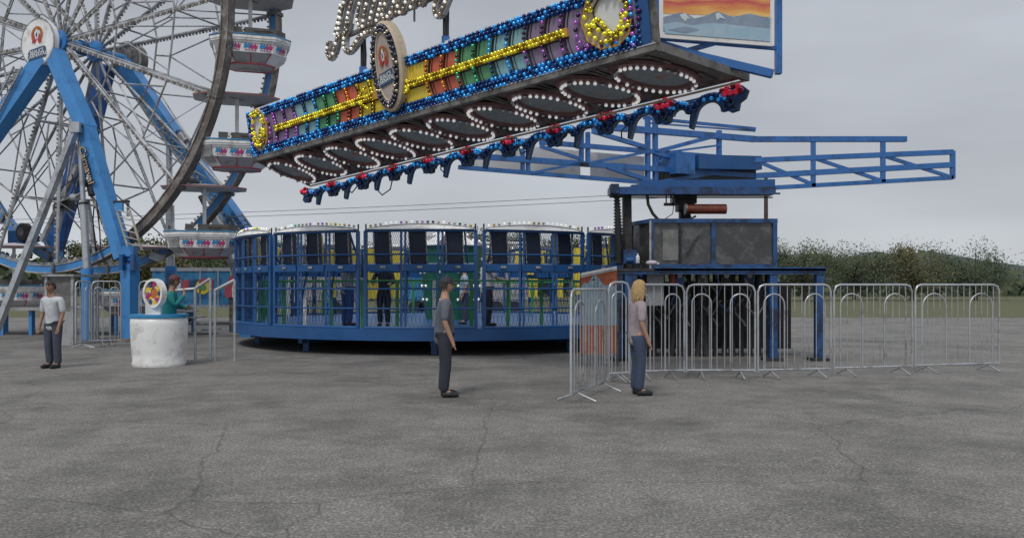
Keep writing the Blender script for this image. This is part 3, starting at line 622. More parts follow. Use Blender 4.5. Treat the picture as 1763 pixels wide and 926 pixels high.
# ------------------------------------------------------------------ round cage ride
CC = V((-1.82, 25.94, 0)); CR = 6.12; NS = 14
cage = thing('cage_ride', CC, 'large round blue cage ride with black back pads and bulb-lit scalloped top', 'fairground ride')
def cp(r, a, z): a = rad(a); return V((CC.x+r*math.sin(a), CC.y-r*math.cos(a), z))
ZT, ZL, ZF = 2.86, 2.0, .62
cb = []; PALR = random.Random(5)
MESHW = mat('wire_mesh', (.018, .05, .13), .4, metal=.3, var=.2)
LEDGE = mat('ledge_blue', (.022, .11, .32), .35, var=.12, scale=3)
for k in range(NS):
    a0 = -15.5+360/NS*(k-5); a1 = a0+360/NS; am = (a0+a1)/2; g_ = .9
    A0, A1 = a0+g_, a1-g_
    front = abs(((am+180) % 360)-180) < 95
    def arc(r, z, n=9, f=0): return [cp(r, A0+(A1-A0)*i/(n-1), z) for i in range(n)]
    mb = MB()
    for a in (A0, A1):
        mb.bar(cp(CR, a, ZF), cp(CR, a, ZT), .075, .075, DBLUE, up=cp(1, a, 0)-cp(0, a, 0)); mb.tube([cp(CR-.02, a, ZT), cp(CR-.02, a, ZT+.16)], .02, BLACK, 5)
    for j in (1, 2):
        a = A0+(A1-A0)*j/3
        mb.bar(cp(CR, a, ZF), cp(CR, a, ZT), .05, .05, DBLUE); mb.bar(cp(CR, a+.9*(1 if j == 1 else 1), ZF), cp(CR, a+.9, ZT), .045, .045, DBLUE)
        mb.bar(cp(CR, a+.45, 1.0), cp(CR-.35, a+1.6, ZT-.05), .035, .035, DBLUE)
    mb.bar(cp(CR-.4, A0+1.2, ZL), cp(CR-.05, A0+2.4, ZT), .035, .035, DBLUE); mb.bar(cp(CR-.4, A1-1.2, ZL), cp(CR-.05, A1-2.4, ZT), .035, .035, DBLUE)
    for z, r in ((ZT, .035), (2.32, .022), (1.53, .02), (1.08, .02), (ZF+.02, .04)): mb.tube(arc(CR+.03, z), r, DBLUE, 6)
    mb.build('cage_frame', cage)
    mb = MB()
    for j in range(3):
        b0 = A0+(A1-A0)*(j+.06)/3; b1 = A0+(A1-A0)*(j+.97)/3
        mb.add([cp(CR+.07, b0, ZL+.09), cp(CR+.07, b1, ZL+.09), cp(CR+.05, b1, ZL-.06), cp(CR+.05, b0, ZL-.06), cp(CR-.25, b0, ZL+.13), cp(CR-.25, b1, ZL+.13), cp(CR-.2, b1, ZL-.1), cp(CR-.2, b0, ZL-.1)],
               [(0, 1, 2, 3), (4, 5, 1, 0), (3, 2, 6, 7), (4, 7, 6, 5), (0, 3, 7, 4), (1, 5, 6, 2)], LEDGE)
        bm_ = (b0+b1)/2; mb.box(cp(CR+.068, bm_, ZL+.03), (.12, .02, .05), CREAM, Matrix.Rotation(rad(bm_), 3, 'Z'))
    mb.build('ledge', cage)
    for j in range(3):
        b = A0+(A1-A0)*(j+.5)/3-.3; hw = 1.85
        mb = MB(); r0, r1 = CR-.1, CR-.2; zt, zb = ZT-.02, ZL+.12
        lean = -.35
        q = [cp(r0, b-hw+lean, zt), cp(r0, b+hw+lean, zt), cp(r0, b+hw, zb), cp(r0, b-hw, zb)]; i_ = [cp(r1, b-hw+lean, zt), cp(r1, b+hw+lean, zt), cp(r1, b+hw, zb), cp(r1, b-hw, zb)]
        mb.add(q+i_, [(0, 1, 2, 3), (0, 4, 5, 1), (1, 5, 6, 2), (3, 2, 6, 7), (0, 3, 7, 4)], PADBLACK)
        mb.add(i_, [(3, 2, 1, 0)], PADYEL)
        jj = [cp(r1-.07, b-hw*.9+lean, zt-.05), cp(r1-.07, b+hw*.9+lean, zt-.05), cp(r1-.07, b+hw*.9, zb+.05), cp(r1-.07, b-hw*.9, zb+.05)]
        mb.add(i_+jj, [(4, 7, 6, 5), (0, 1, 5, 4), (1, 2, 6, 5), (2, 3, 7, 6), (3, 0, 4, 7)], PADYEL)
        for s_ in (-1, 1): mb.bar(cp(CR-.06, b+s_*hw+lean, zt), cp(CR-.06, b+s_*hw, zb), .02, .03, CREAM)
        mb.build('back_pad', cage)
    # expanded-metal mesh
    mb = MB(); nzz = 11; na = 54
    for i in range(na):
        for s_ in (-1, 1):
            b0 = A0+(A1-A0)*i/na; pr = None
            b1 = b0+s_*(A1-A0)*6/na
            if not (A0 <= b1 <= A1): continue
            p, q = cp(CR-.04, b0, ZT), cp(CR-.04, b1, ZL+.1)
            mb.bar(p, q, .0045, .0045, MESHW)
            mb.bar(cp(CR-.04, b0, ZL-.1), cp(CR-.04, b1, ZF), .006, .006, MESHW) if i % 2 == 0 else None
    mb.build('wire_mesh', cage)
    # scalloped crown
    mb = MB(); n = 16; lo = []; hi = []; lo2 = []; hi2 = []
    for i in range(n+1):
        t = i/n; a = A0+.4+(A1-A0-.8)*t; hh = .015+.1*math.sin(math.pi*t)**.7
        lo.append(cp(CR+.1, a, ZT+.03)); hi.append(cp(CR-.0, a, ZT+.03+hh)); lo2.append(cp(CR+.06, a, ZT+.03)); hi2.append(cp(CR-.05, a, ZT+.03+hh))
    fs = []
    kk = n+1
    for i in range(n): fs += [(i, i+1, i+1+kk, i+kk), (i+2*kk, i+3*kk, i+1+3*kk, i+1+2*kk), (i+kk, i+1+kk, i+1+3*kk, i+3*kk), (i, i+2*kk, i+1+2*kk, i+1)]
    mb.add(lo+hi+lo2+hi2, fs, WHITE); mb.tube(hi, .014, FRAMEGREY, 5); cr_ = mb.build('crown_panel', cage)
    nb = 20
    for i in range(nb):
        t = (i+.5)/nb; a = A0+.5+(A1-A0-1)*t; hh = .015+.1*math.sin(math.pi*t)**.7
        c_ = PALR.choice(['white']*7+['warm']*4+['yellow']*2+['purple', 'green'])
        cb.append((cp(CR-.02, a, ZT+.03+hh+.055), .033, c_+('_lit' if PALR.random() < .6 else '')))
bulbs(cage, [b for b in cb])
mb = MB()
for k in range(72): pass
mb.tube([V((CC.x, CC.y, .35)), V((CC.x, CC.y, ZF))], CR+.1, DBLUE, 56, smooth=False); mb.build('floor_drum', cage)
mb = MB()
for i in range(10):
    a = i*36; mb.bar(cp(1.0, a, .3), cp(CR-.4, a, .3), .15, .2, DBLUE)
    mb.bar(cp(CR-.6, a, 0), cp(CR-.6, a, .36), .14, .14, DBLUE)
mb.tube([V((CC.x, CC.y, 0)), V((CC.x, CC.y, .36))], 1.1, DBLUE, 20); mb.build('base_frame', cage)
# low green rail ring inside and green hub
GR = mat('green_posts', (.035, .24, .06), .4, var=.15); 
for k in range(40):
    a = k*9; mb = MB(); mb.bar(cp(CR-.55, a, ZF), cp(CR-.55, a, 1.72), .08, .06, GR if k % 4 else WHITE); mb.build('inner_post', cage) if k % 1 == 0 else None
mb = MB(); mb.tube([cp(CR-.55, a*6, 1.72) for a in range(60)], .025, GR, 6, closed=True); mb.build('inner_rail', cage)
def far_ang(x):
    k = (x-CX)/F; best = None
    for i in range(900, 2700):
        p = cp(CR-.45, i/10, 0); e = abs(p.x/p.y-k)
        if best is None or e < best[0]: best = (e, i/10)
    return best[1]
for x, hw, z0, z1 in ((470, 1.2, 1.9, 2.75), (634, 1.5, 1.15, 2.9), (645, 1.4, 1.15, 2.9), (681, 1.8, 1.2, 2.85), (913, 1.5, 2.0, 2.8), (918, 1.8, 1.2, 1.85), (963, 1.6, 1.2, 1.85), (993, 1.5, 1.3, 2.9), (1004, 1.0, 2.0, 2.9), (1043, 1.9, 1.9, 2.85), (573, 1.2, 1.2, 1.9)):
    a = far_ang(x); mb = MB(); P = [cp(CR-.45, a-hw, z0), cp(CR-.45, a+hw, z0), cp(CR-.45, a+hw, z1), cp(CR-.45, a-hw, z1)]; Q = [p+V((0, .04, 0)) for p in P]
    mb.add(P+Q, [(0, 1, 2, 3), (7, 6, 5, 4), (0, 4, 5, 1), (1, 5, 6, 2), (2, 6, 7, 3), (3, 7, 4, 0)], PADYEL); mb.build('yellow_board', cage)
mb = MB(); n = 10
for k in range(n):
    a = 2*math.pi*k/n; b = 2*math.pi*(k+1)/n
    def q(r, t, z): return V((CC.x+r*math.cos(t), CC.y+r*math.sin(t), z))
    DG = mat('hub_dark_green', (.01, .11, .06), .45, var=.3)
    mb.add([q(.75, a, ZF), q(.75, b, ZF), q(.95, b, 2.75), q(.95, a, 2.75)], [(0, 1, 2, 3)], DG)
    mb.add([q(.95, a, 2.75), q(.95, b, 2.75), q(1.05, b, 2.78), q(1.05, a, 2.78)], [(0, 1, 2, 3)], WHITE); mb.add([q(1.05, a, 2.78), q(1.05, b, 2.78), q(.1, b, 3.3), q(.1, a, 3.3)], [(0, 1, 2, 3)], MAROON if k % 2 else WHITE)
hubp = mb.build('centre_tower', cage); hb = []
for k in range(60):
    a = 2*math.pi*(k % 10)/10; lv = k//10; r = (.82, .86, .9, .93)[lv] if lv < 4 else (.85, .5)[lv-4]; z = (1.2, 1.6, 2.0, 2.4)[lv] if lv < 4 else (2.93, 3.12)[lv-4]
    hb.append((V((CC.x+r*math.cos(a), CC.y+r*math.sin(a), z)), .04, 'white_lit' if k % 3 else 'warm_lit'))
mb = MB()
for p, r, k_ in hb: mb.sphere(p, r, BM[k_], 8, 6)
mb.build('tower_lights', hubp)

# ------------------------------------------------------------------ lit marquee
MA = V((-5.593, 19.0, 4.41)); MBp = V((1.868, 12.0, 4.912))
SD = V((MBp.x-MA.x, MBp.y-MA.y, 0)); SL = SD.length; SD.normalize(); NV = V((-SD.y, SD.x, 0))          # NV points away from the camera
if NV.y < 0: NV = -NV
SLOPE = (MBp.z-MA.z)/SL; SX = (SD+V((0, 0, SLOPE))).normalized(); HF = .92
UP = (V((0, 0, .92))-NV*.16); FH = UP.length; UPn = UP.normalized(); FN = SX.cross(UPn).normalized()
if FN.y > 0: FN = -FN
def fp(s, t, d=0): return MA+SD*s+V((0, 0, SLOPE*s))+UP*t+FN*d        # s metres along, t 0..1 up, d proud of the face
def s_of(x):
    k = (x-CX)/F; return (k*MA.y-MA.x)/(SD.x-k*SD.y)
marq = thing('marquee', fp(SL/2, 0), 'long lit marquee box covered in rows of coloured bulbs, hanging over the fairground', 'marquee')
mb = MB(); LB = s_of(1113)
bk_ = [fp(0, 0, -.02), fp(LB, 0, -.02), fp(LB, 1, -.02), fp(0, 1, -.02)]; b2 = [p+NV*.35 for p in bk_]
mb.add(bk_+b2, [(0, 1, 2, 3), (4, 7, 6, 5), (3, 2, 6, 7), (0, 3, 7, 4), (1, 5, 6, 2), (0, 4, 5, 1)], SIGNBLUE)
mb.bar(fp(0, 1.0, -.1), fp(LB, 1.0, -.1), .25, .05, PANELW); mb.build('box_body', marq)
mb = MB(); mb.bar(fp(LB+.02, -.02, .03), fp(LB+.02, 1.1, .03), .05, .2, DBLUE, up=SX); mb.bar(fp(LB+.14, -.02, .0), fp(LB+.14, 1.1, .0), .06, .14, FRAMEGREY, up=SX)
mb.bar(fp(-.03, 0, 0), fp(-.03, 1, 0), .06, .1, DBLUE, up=SX)
mb.bar(fp(-.05, -.055, .01), fp(LB+.18, -.055, .01), .1, .12, FRAMEGREY); mb.bar(fp(-.05, -.01, .05), fp(LB+.18, -.01, .05), .03, .02, GALV); mb.build('face_frame', marq)
# coloured panels bounded by arcs that bulge towards the medallion
left = [(437, 478, 'p0'), (478, 512, 'purple'), (512, 548, 'cyan'), (548, 583, 'green'), (583, 622, 'red'), (622, 668, 'yellow')]
right = [(668, 752, 'yellow'), (752, 805, 'red'), (805, 862, 'green'), (862, 922, 'cyan'), (922, 985, 'purple'), (985, 1112, 'p0')]
CM = {'p0': PURPLEP, 'purple': PURPLEP, 'cyan': TEALP, 'green': GREEN, 'red': RED, 'yellow': YELLOW}
BC = {'purple': 'purple', 'cyan': 'blue', 'green': 'green', 'red': 'orange', 'yellow': 'yellow', 'p0': 'purple'}
MBUL = []; BR = .032
def arc_s(s, t, sg, b=.16): return s-sg*b*(1-(2*t-1)**2)+sg*b*.5      # sg +1: right half
for lst, sg in ((left, -1), (right, 1)):
    for x0, x1, c in lst:
        s0, s1 = s_of(x0), s_of(x1); mb = MB(); n = 12; e0 = 0 if (x0 in (437, 668)) else 1; e1 = 0 if x1 in (668, 1112) else 1
        vs = [fp(arc_s(s0, .16+.68*i/n, sg, .16*e0), .16+.68*i/n, .012) for i in range(n+1)]+[fp(arc_s(s1, .16+.68*i/n, sg, .16*e1), .16+.68*i/n, .012) for i in range(n+1)]
        mb.add(vs, [(i, n+1+i, n+2+i, i+1) for i in range(n)], CM[c]); pn = mb.build('colour_panel', marq)
        mb = MB(); subs = [0, .5] if c not in ('p0',) else [0]
        if c == 'yellow' and sg == 1: subs = [.42]
        if c == 'yellow' and sg == -1: subs = [0, .45]
        for fq in subs:
            sa = s0+(s1-s0)*fq if sg == 1 else s1-(s1-s0)*fq
            if c == 'yellow' and sg == -1: sa = s0+(s1-s0)*fq
            for off in (0, .07):
                mb.tube([fp(arc_s(sa+off, .15+.7*i/10, sg), .15+.7*i/10, .02) for i in range(11)], .022 if off == 0 else .008, BLACK, 4)
            for i in range(9):
                t = .2+.6*i/8
                if abs(t-.5) < .06: continue
                MBUL.append((fp(arc_s(sa-.06*sg+.02, t, sg), t, .06), BR*.95, bk(BC[c], .5)))
        mb.build('black_arc', pn)
# blue rows top and bottom
nrow = int(LB/.092)
for i in range(nrow):
    for t, jd in ((.015, 0), (.085, .046), (.15, 0), (.865, 0), (.93, .046), (.99, 0)):
        s = .03+i*.092+jd+random.uniform(-.008, .008)
        if .42*SL*0 < 0: continue
        if random.random() < .03: continue
        MBUL.append((fp(s, t, .055+random.uniform(-.01, .01)), BR, bk('blue', .34)))
for i in range(11):
    MBUL.append((fp(.0, .04+i*.09, .05), BR, bk('blue', .4))); MBUL.append((fp(LB-.06, .04+i*.09, .05), BR*1.05, bk('blue', .4)))
    MBUL.append((fp(LB-.17, .04+i*.09, .05), BR*1.05, bk('blue' if i % 2 else 'purple', .4)))
mb = MB()
for t0, t1 in ((-.01, .19), (.83, 1.02)):
    mb.add([fp(0, t0, .016), fp(LB, t0, .016), fp(LB, t1, .016), fp(0, t1, .016)], [(0, 1, 2, 3)], SIGNBLUE)
mb.build('bulb_backing', marq)
# central yellow beam
sa, sb = s_of(484), s_of(986); mb = MB()
mb.bar(fp(sa, .47, .03), fp(sb, .53, .03), .05, .13, GOLD, up=UPn); mb.bar(fp(sa, .39, .02), fp(sb, .45, .02), .03, .02, BLACK, up=UPn); mb.build('yellow_beam', marq)
n = int((sb-sa)/.075)
for i in range(n):
    s = sa+i*.075; tm = .47+.06*i/n
    if abs(s-s_of(672)) < .36: continue
    MBUL.append((fp(s, tm+.035, .08), BR, bk('yellow', .5)))
    MBUL.append((fp(s+.037, tm-.035, .08), BR, bk('yellow', .4)))
for sx in (s_of(706), s_of(636)):
    q = 1 if sx > s_of(672) else -1
    for i in range(6):
        for e in (-1, 1): MBUL.append((fp(sx+q*(-.1+.05*i), .5+e*(.20-.032*i), .07), BR, bk('yellow', .5)))
# scrolls at both ends
def scroll(xc, k, name):
    s0 = s_of(xc); sg = 1 if xc > 700 else -1; mb = MB()
    outer = []; pts = [(.42, .98), (.1, 1.02), (-.22, .9), (-.38, .6), (-.3, .3), (-.05, .12), (.28, .1), (.5, .22), (.56, .42)]
    inn = [(.4, .36), (.22, .28), (.05, .34), (-.1, .5), (-.14, .72), (0, .86), (.3, .86)]
    poly = pts+inn
    for w_, m_, d, th in ((1.0, BEIGE, .07, .06), ):
        P = [(fp(s0-sg*0+sg*x*k, y, d)) for x, y in poly]; Q = [(fp(s0+sg*x*k, y, d-th)) for x, y in poly]; L = len(P)
        # strip between outer and inner outline
        nO, nI = len(pts), len(inn); inr = inn[::-1]
        A = pts; B = [inr[min(nI-1, int(round(i*(nI-1)/(nO-1))))] for i in range(nO)]
        va = [fp(s0+sg*x*k, y, d) for x, y in A]; vb = [fp(s0+sg*x*k, y, d) for x, y in B]; vc = [fp(s0+sg*x*k, y, d-th) for x, y in A]; vd = [fp(s0+sg*x*k, y, d-th) for x, y in B]
        n = nO; fs = []
        for i in range(n-1): fs += [(i, i+1, n+i+1, n+i), (i, 2*n+i, 2*n+i+1, i+1), (n+i, n+i+1, 3*n+i+1, 3*n+i)]
        mb.add(va+vb+vc+vd, fs, m_)
        mb.tube([v+FN*.003 for v in va], .018, GOLD, 5); mb.tube([v+FN*.003 for v in vb], .012, BLACK, 4)
    cpn = mb.build('scroll_ornament', marq)
    mb = MB(); Q = [fp(s0+sg*x*k, y, .035) for x, y in ((-.2, .5), (-.05, .33), (.1, .4), (.22, .3), (.45, .36), (.5, .6), (.42, .95), (.1, .97), (-.18, .86))]; mb.add(Q+[q_-FN*.01 for q_ in Q], [tuple(range(9)), tuple(range(17, 8, -1))], EMWHITE); mb.build('pearl_panel', cpn)
    for i in range(15):
        t_ = i/14; MBUL.append((fp(s0+sg*k*(-.22+.72*t_), .44+.13*math.sin(t_*7.5)-.05*t_, .1), BR*1.15, bk('yellow', .55)))
        MBUL.append((fp(s0+sg*k*(.46+.06*math.sin(i)), .3+.62*t_, .09), BR*1.1, bk('yellow' if i % 3 else 'purple', .5)))
    rr = BR*1.15
    for i in range(nO-1):
        for u in (0, .5):
            x = pts[i][0]*(1-u)+pts[i+1][0]*u; y = pts[i][1]*(1-u)+pts[i+1][1]*u
            bx_ = B[i][0]*(1-u)+B[i+1][0]*u; by_ = B[i][1]*(1-u)+B[i+1][1]*u
            MBUL.append((fp(s0+sg*(x*.6+bx_*.4)*k, y*.6+by_*.4, .11), rr, bk('yellow', .55)))
            if i % 2 == 0: MBUL.append((fp(s0+sg*(x*.1+bx_*.9)*k, y*.1+by_*.9, .11), rr, bk('yellow', .55)))
    for i in range(16):
        a = rad(150+i*14); MBUL.append((fp(s0+sg*k*(.1+.62*math.cos(a)), .5+.55*math.sin(a)*.8, .07), rr*.95, bk('purple', .5))) if .17 < .5+.44*math.sin(a) < .9 else None
scroll(1046, .9, ''); scroll(461, .62, '')
for i in range(14):
    MBUL.append((fp(s_of(1000)+random.uniform(0, .8), random.uniform(.17, .25), .06), BR, bk('purple', .5)))
    MBUL.append((fp(random.uniform(.1, .6), random.uniform(.17, .28), .06), BR, bk('purple', .5)))
bulbs(marq, MBUL)
# medallion
MC_s = s_of(687); MC = fp(MC_s, .93, .14); mx_ = SX; my_ = UPn
mb = MB(); nn = 40
def oval(c, a, b, d): return [c+mx_*(a*math.cos(2*math.pi*i/nn))+my_*(b*math.sin(2*math.pi*i/nn))+FN*d for i in range(nn)]
MA_, MB_ = .42, .79
layers = [(MC, MA_, MB_, -.16, BEIGE), (MC, MA_, MB_, .0, BEIGE), (MC, MA_-.05, MB_-.05, .035, BEIGE), (MC, MA_-.06, MB_-.06, .02, MEDDARK), (MC, MA_-.2, MB_-.2, .02, MEDDARK)]
for (c, a, b, d, m_), (c2, a2, b2_, d2, m2_) in zip(layers, layers[1:]):
    A = oval(c, a, b, d); B = oval(c2, a2, b2_, d2); mb.add(A+B, [(i, (i+1) % nn, nn+(i+1) % nn, nn+i) for i in range(nn)], m2_)
mb.add(oval(MC, MA_, MB_, -.16), [range(nn)], BEIGE)
med = mb.build('medallion', marq)
mb = MB(); mb.add(oval(MC, MA_-.2, MB_-.2, .03), [range(nn)], MEDTAN); mb.tube(oval(MC, MA_-.195, MB_-.195, .035), .022, BEIGE, 6, closed=True); mb.build('medallion_face', med)
emblem(med, MC+my_*.03+FN*.035, mx_*.78, my_, FN, .42)
mb = MB()
for i in range(34):
    a = 2*math.pi*i/34
    for rr_, o_ in ((.09, 0), (.155, .5)): 
        a = 2*math.pi*(i+o_)/34; mb.sphere(MC+mx_*((MA_-rr_)*math.cos(a))+my_*((MB_-rr_)*math.sin(a))+FN*.05, .036, BM['grey' if (i*7) % 5 else 'warm'], 8, 6)
mb.build('medallion_bulbs', med)
# soffit with ten lit discs
WS = 1.4
def DR(s): return -.44+.043*s
def WD(s): return 1.4+.11*s
def sp(s, v, d=0):       # v across 0..1 away from the viewer, d below
    return MA+SD*s+V((0, 0, SLOPE*s))+NV*(WD(s)*v)+V((0, 0, DR(s)*v-.03-d))
mb = MB(); E0, E1, E2 = 0, LB+.12, LB+.14
mb.add([sp(0, 0), sp(E1, 0), sp(E2, 1), sp(0, 1), sp(0, 0, -.06), sp(E1, 0, -.06), sp(E2, 1, -.06), sp(0, 1, -.06)], [(0, 3, 2, 1), (4, 5, 6, 7), (0, 1, 5, 4), (1, 2, 6, 5), (2, 3, 7, 6), (3, 0, 4, 7)], SOFFIT)
sof = mb.build('soffit', marq)
mb = MB(); mb.bar(sp(0, 1.0, -.03), sp(E2, 1.0, -.03), .1, .06, FRAMEGREY); mb.bar(sp(0, .99, .06), sp(E2, .99, .06), .03, .03, BEIGE)
mb.bar(sp(-.02, 0), sp(-.02, 1), .05, .1, FRAMEGREY); mb.bar(sp(E1, -.02, .0), sp(E2, 1.02, .0), .08, .12, FRAMEGREY)
mb.bar(sp(0, .035, .02), sp(E1, .035, .02), .07, .05, FRAMEGREY); mb.build('soffit_edge', marq)
def vset(s):
    global VV, VL, SN
    VV = (NV*WD(s)+V((0, 0, DR(s)))); VL = VV.length; VV = VV.normalized(); SN = SX.cross(VV).normalized()
    if SN.z > 0: SN = -SN
SB = []
cx_ = [504, 549, 602, 657, 718, 784, 857, 939, 1030, 1130]
def s_mid(x):
    k = (x-CX)/F; lo, hi = -1, 13
    for _ in range(40):
        m_ = (lo+hi)/2; p = sp(m_, .5)
        if p.x/p.y < k: lo = m_
        else: hi = m_
    return lo
S_ = [s_mid(x) for x in cx_]; a_ = (S_[-1]-S_[0])/9; print('disc pitch', a_, S_[0], S_[-1], SL, LB)
for i in range(10):
    s = S_[0]+a_*i; vset(s); c = sp(s, .5, .012); R1 = .62; rx = a_*.5
    def el(r, q, d): return [c+SX*(rx*r*math.cos(2*math.pi*k/q))+VV*(VL*.42*r*math.sin(2*math.pi*k/q))+SN*d for k in range(q)]
    mb = MB(); q = 36; A, B, C_, D0 = el(1.0, q, 0), el(.97, q, .05), el(.76, q, .06), el(.72, q, .01)
    for X0, X1 in ((A, B), (B, C_), (C_, D0)): mb.add(X0+X1, [(k, (k+1) % q, q+(k+1) % q, q+k) for k in range(q)], MAROON)
    mb.add(D0, [range(q)], DISC); dk = mb.build('ring_disc', sof)
    for sx in (-1, 1):
        for sy in (-1, 1):
            mb = MB(); o = c+SX*(sx*rx*.98)+VV*(sy*VL*.46); 
            mb.tube([o-SX*(sx*rx*.5), o-SX*(sx*rx*.1)-VV*(sy*.06), o-VV*(sy*VL*.3)], .022, FRAMEGREY, 5)
            mb.tube([o-SX*(sx*rx*.38)-VV*(sy*.03), o-SX*(sx*rx*.12)-VV*(sy*.09), o-SX*(sx*.02)-VV*(sy*VL*.22)], .014, MAROON, 5)
            mb.tube([o-SX*(sx*rx*.45)-VV*(sy*.01), o-SX*(sx*rx*.1)-VV*(sy*.07)], .012, FRAMEGREY, 5); mb.build('corner_scroll', sof)
    for k, p in enumerate(el(.86, 34, .085)):
        if (k*5+i*3) % 23 == 7: continue
        SB.append((p, .03, random.choice(['white_lit']*7+['white']*3+['warm_lit'])))
bulbs(sof, SB)
# script sign on posts
SG0 = fp(0, 1, .12)
def gp(x, y, d=0): return on_plane(x, y, SG0+FN*d, V((FN.x, FN.y, 0)).normalized())
script = thing('script_sign', gp(625, 125), 'slanted bulb-lit script lettering on posts above the marquee', 'sign')
strokes = [[(599, -6), (592, 20), (588, 42), (583, 72), (577, 93), (571, 101), (566, 92), (568, 74)],
           [(612, -4), (604, 22), (599, 48), (595, 72), (596, 86), (603, 90), (611, 82), (622, 64), (632, 57), (643, 54)],
           [(590, 10), (586, 36), (580, 60)], [(604, 40), (600, 58), (588, 64)],
           [(626, -6), (621, 14), (618, 34), (623, 50)], [(638, -6), (632, 20), (628, 46)], [(651, -6), (644, 20), (639, 42)], [(663, -6), (657, 16), (652, 36)],
           [(672, -6), (666, 10), (661, 24), (664, 33), (673, 28), (680, 14), (684, -6)], [(694, -6), (689, 10), (686, 22)], [(706, -6), (701, 8), (697, 18), (692, 22)], [(720, -6), (715, 5), (711, 13)],
           [(735, -6), (730, 4), (727, 8)], [(757, -6), (752, 8), (751, 20), (755, 28), (762, 24), (768, 10), (774, -6)]]
WB = []
CHAN = mat('letter_channel', (.2, .14, .1), .5, var=.2)
for st in strokes:
    mb = MB(); P = [gp(x, y) for x, y in st]; hw = .06
    up_ = (P[0]-P[1]).normalized(); st_up = [P[0]+up_*.45]+P; P = st_up if st[0][1] < 0 else P
    for i in range(len(P)-1):
        mb.bar(P[i], P[i+1]+(P[i+1]-P[i]).normalized()*.03, .1, .05, CHAN, up=FN); 
        dd = (P[i+1]-P[i]).normalized(); sv = dd.cross(FN).normalized()
        for e in (-1, 1): mb.bar(P[i]+sv*e*.055, P[i+1]+sv*e*.055, .01, .09, GALV, up=FN)
    o = mb.build('letter_stroke', script)
    L = 0; tot = sum((P[i+1]-P[i]).length for i in range(len(P)-1)); n = max(3, int(tot/.088))
    for k in range(n):
        d = tot*k/(n-1); i = 0
        while i < len(P)-2 and d > (P[i+1]-P[i]).length: d -= (P[i+1]-P[i]).length; i += 1
        WB.append((P[i]+(P[i+1]-P[i]).normalized()*d+FN*.06, .029, bk('warm', .6)))
bulbs(script, WB)
mb = MB(); a, b = gp(600, 62, -.06), gp(748, -4, -.06); d = (b-a).normalized(); mb.bar(a, b+d*2.2, .06, .1, FRAMEGREY, up=FN)
mb.build('support_rail', script)
for x, y0, y1 in ((625.5, 64, 124), (767.5, -60, 72)):
    mb = MB(); mb.bar(gp(x, y1, -.12), gp(x, y0, -.12), .065, .08, BLACK, up=FN); mb.tube([gp(x+4, y1-2, -.1), gp(x+5, (y0+y1)/2, -.1), gp(x+3, y0+4, -.1)], .015, BLACK, 5)
    mb.box(gp(x, y1-2, -.1), (.13, .13, .12), BLUE); mb.build('sign_post', script)
mb = MB(); c = gp(713, 12, -.1)
for k in range(7): mb.ring(c-V((0, 0, .04*k)), SX, V((0, 0, 1)), .013, .025, BLACK, 8, thick=.012)
mb.build('hanging_chain', script)

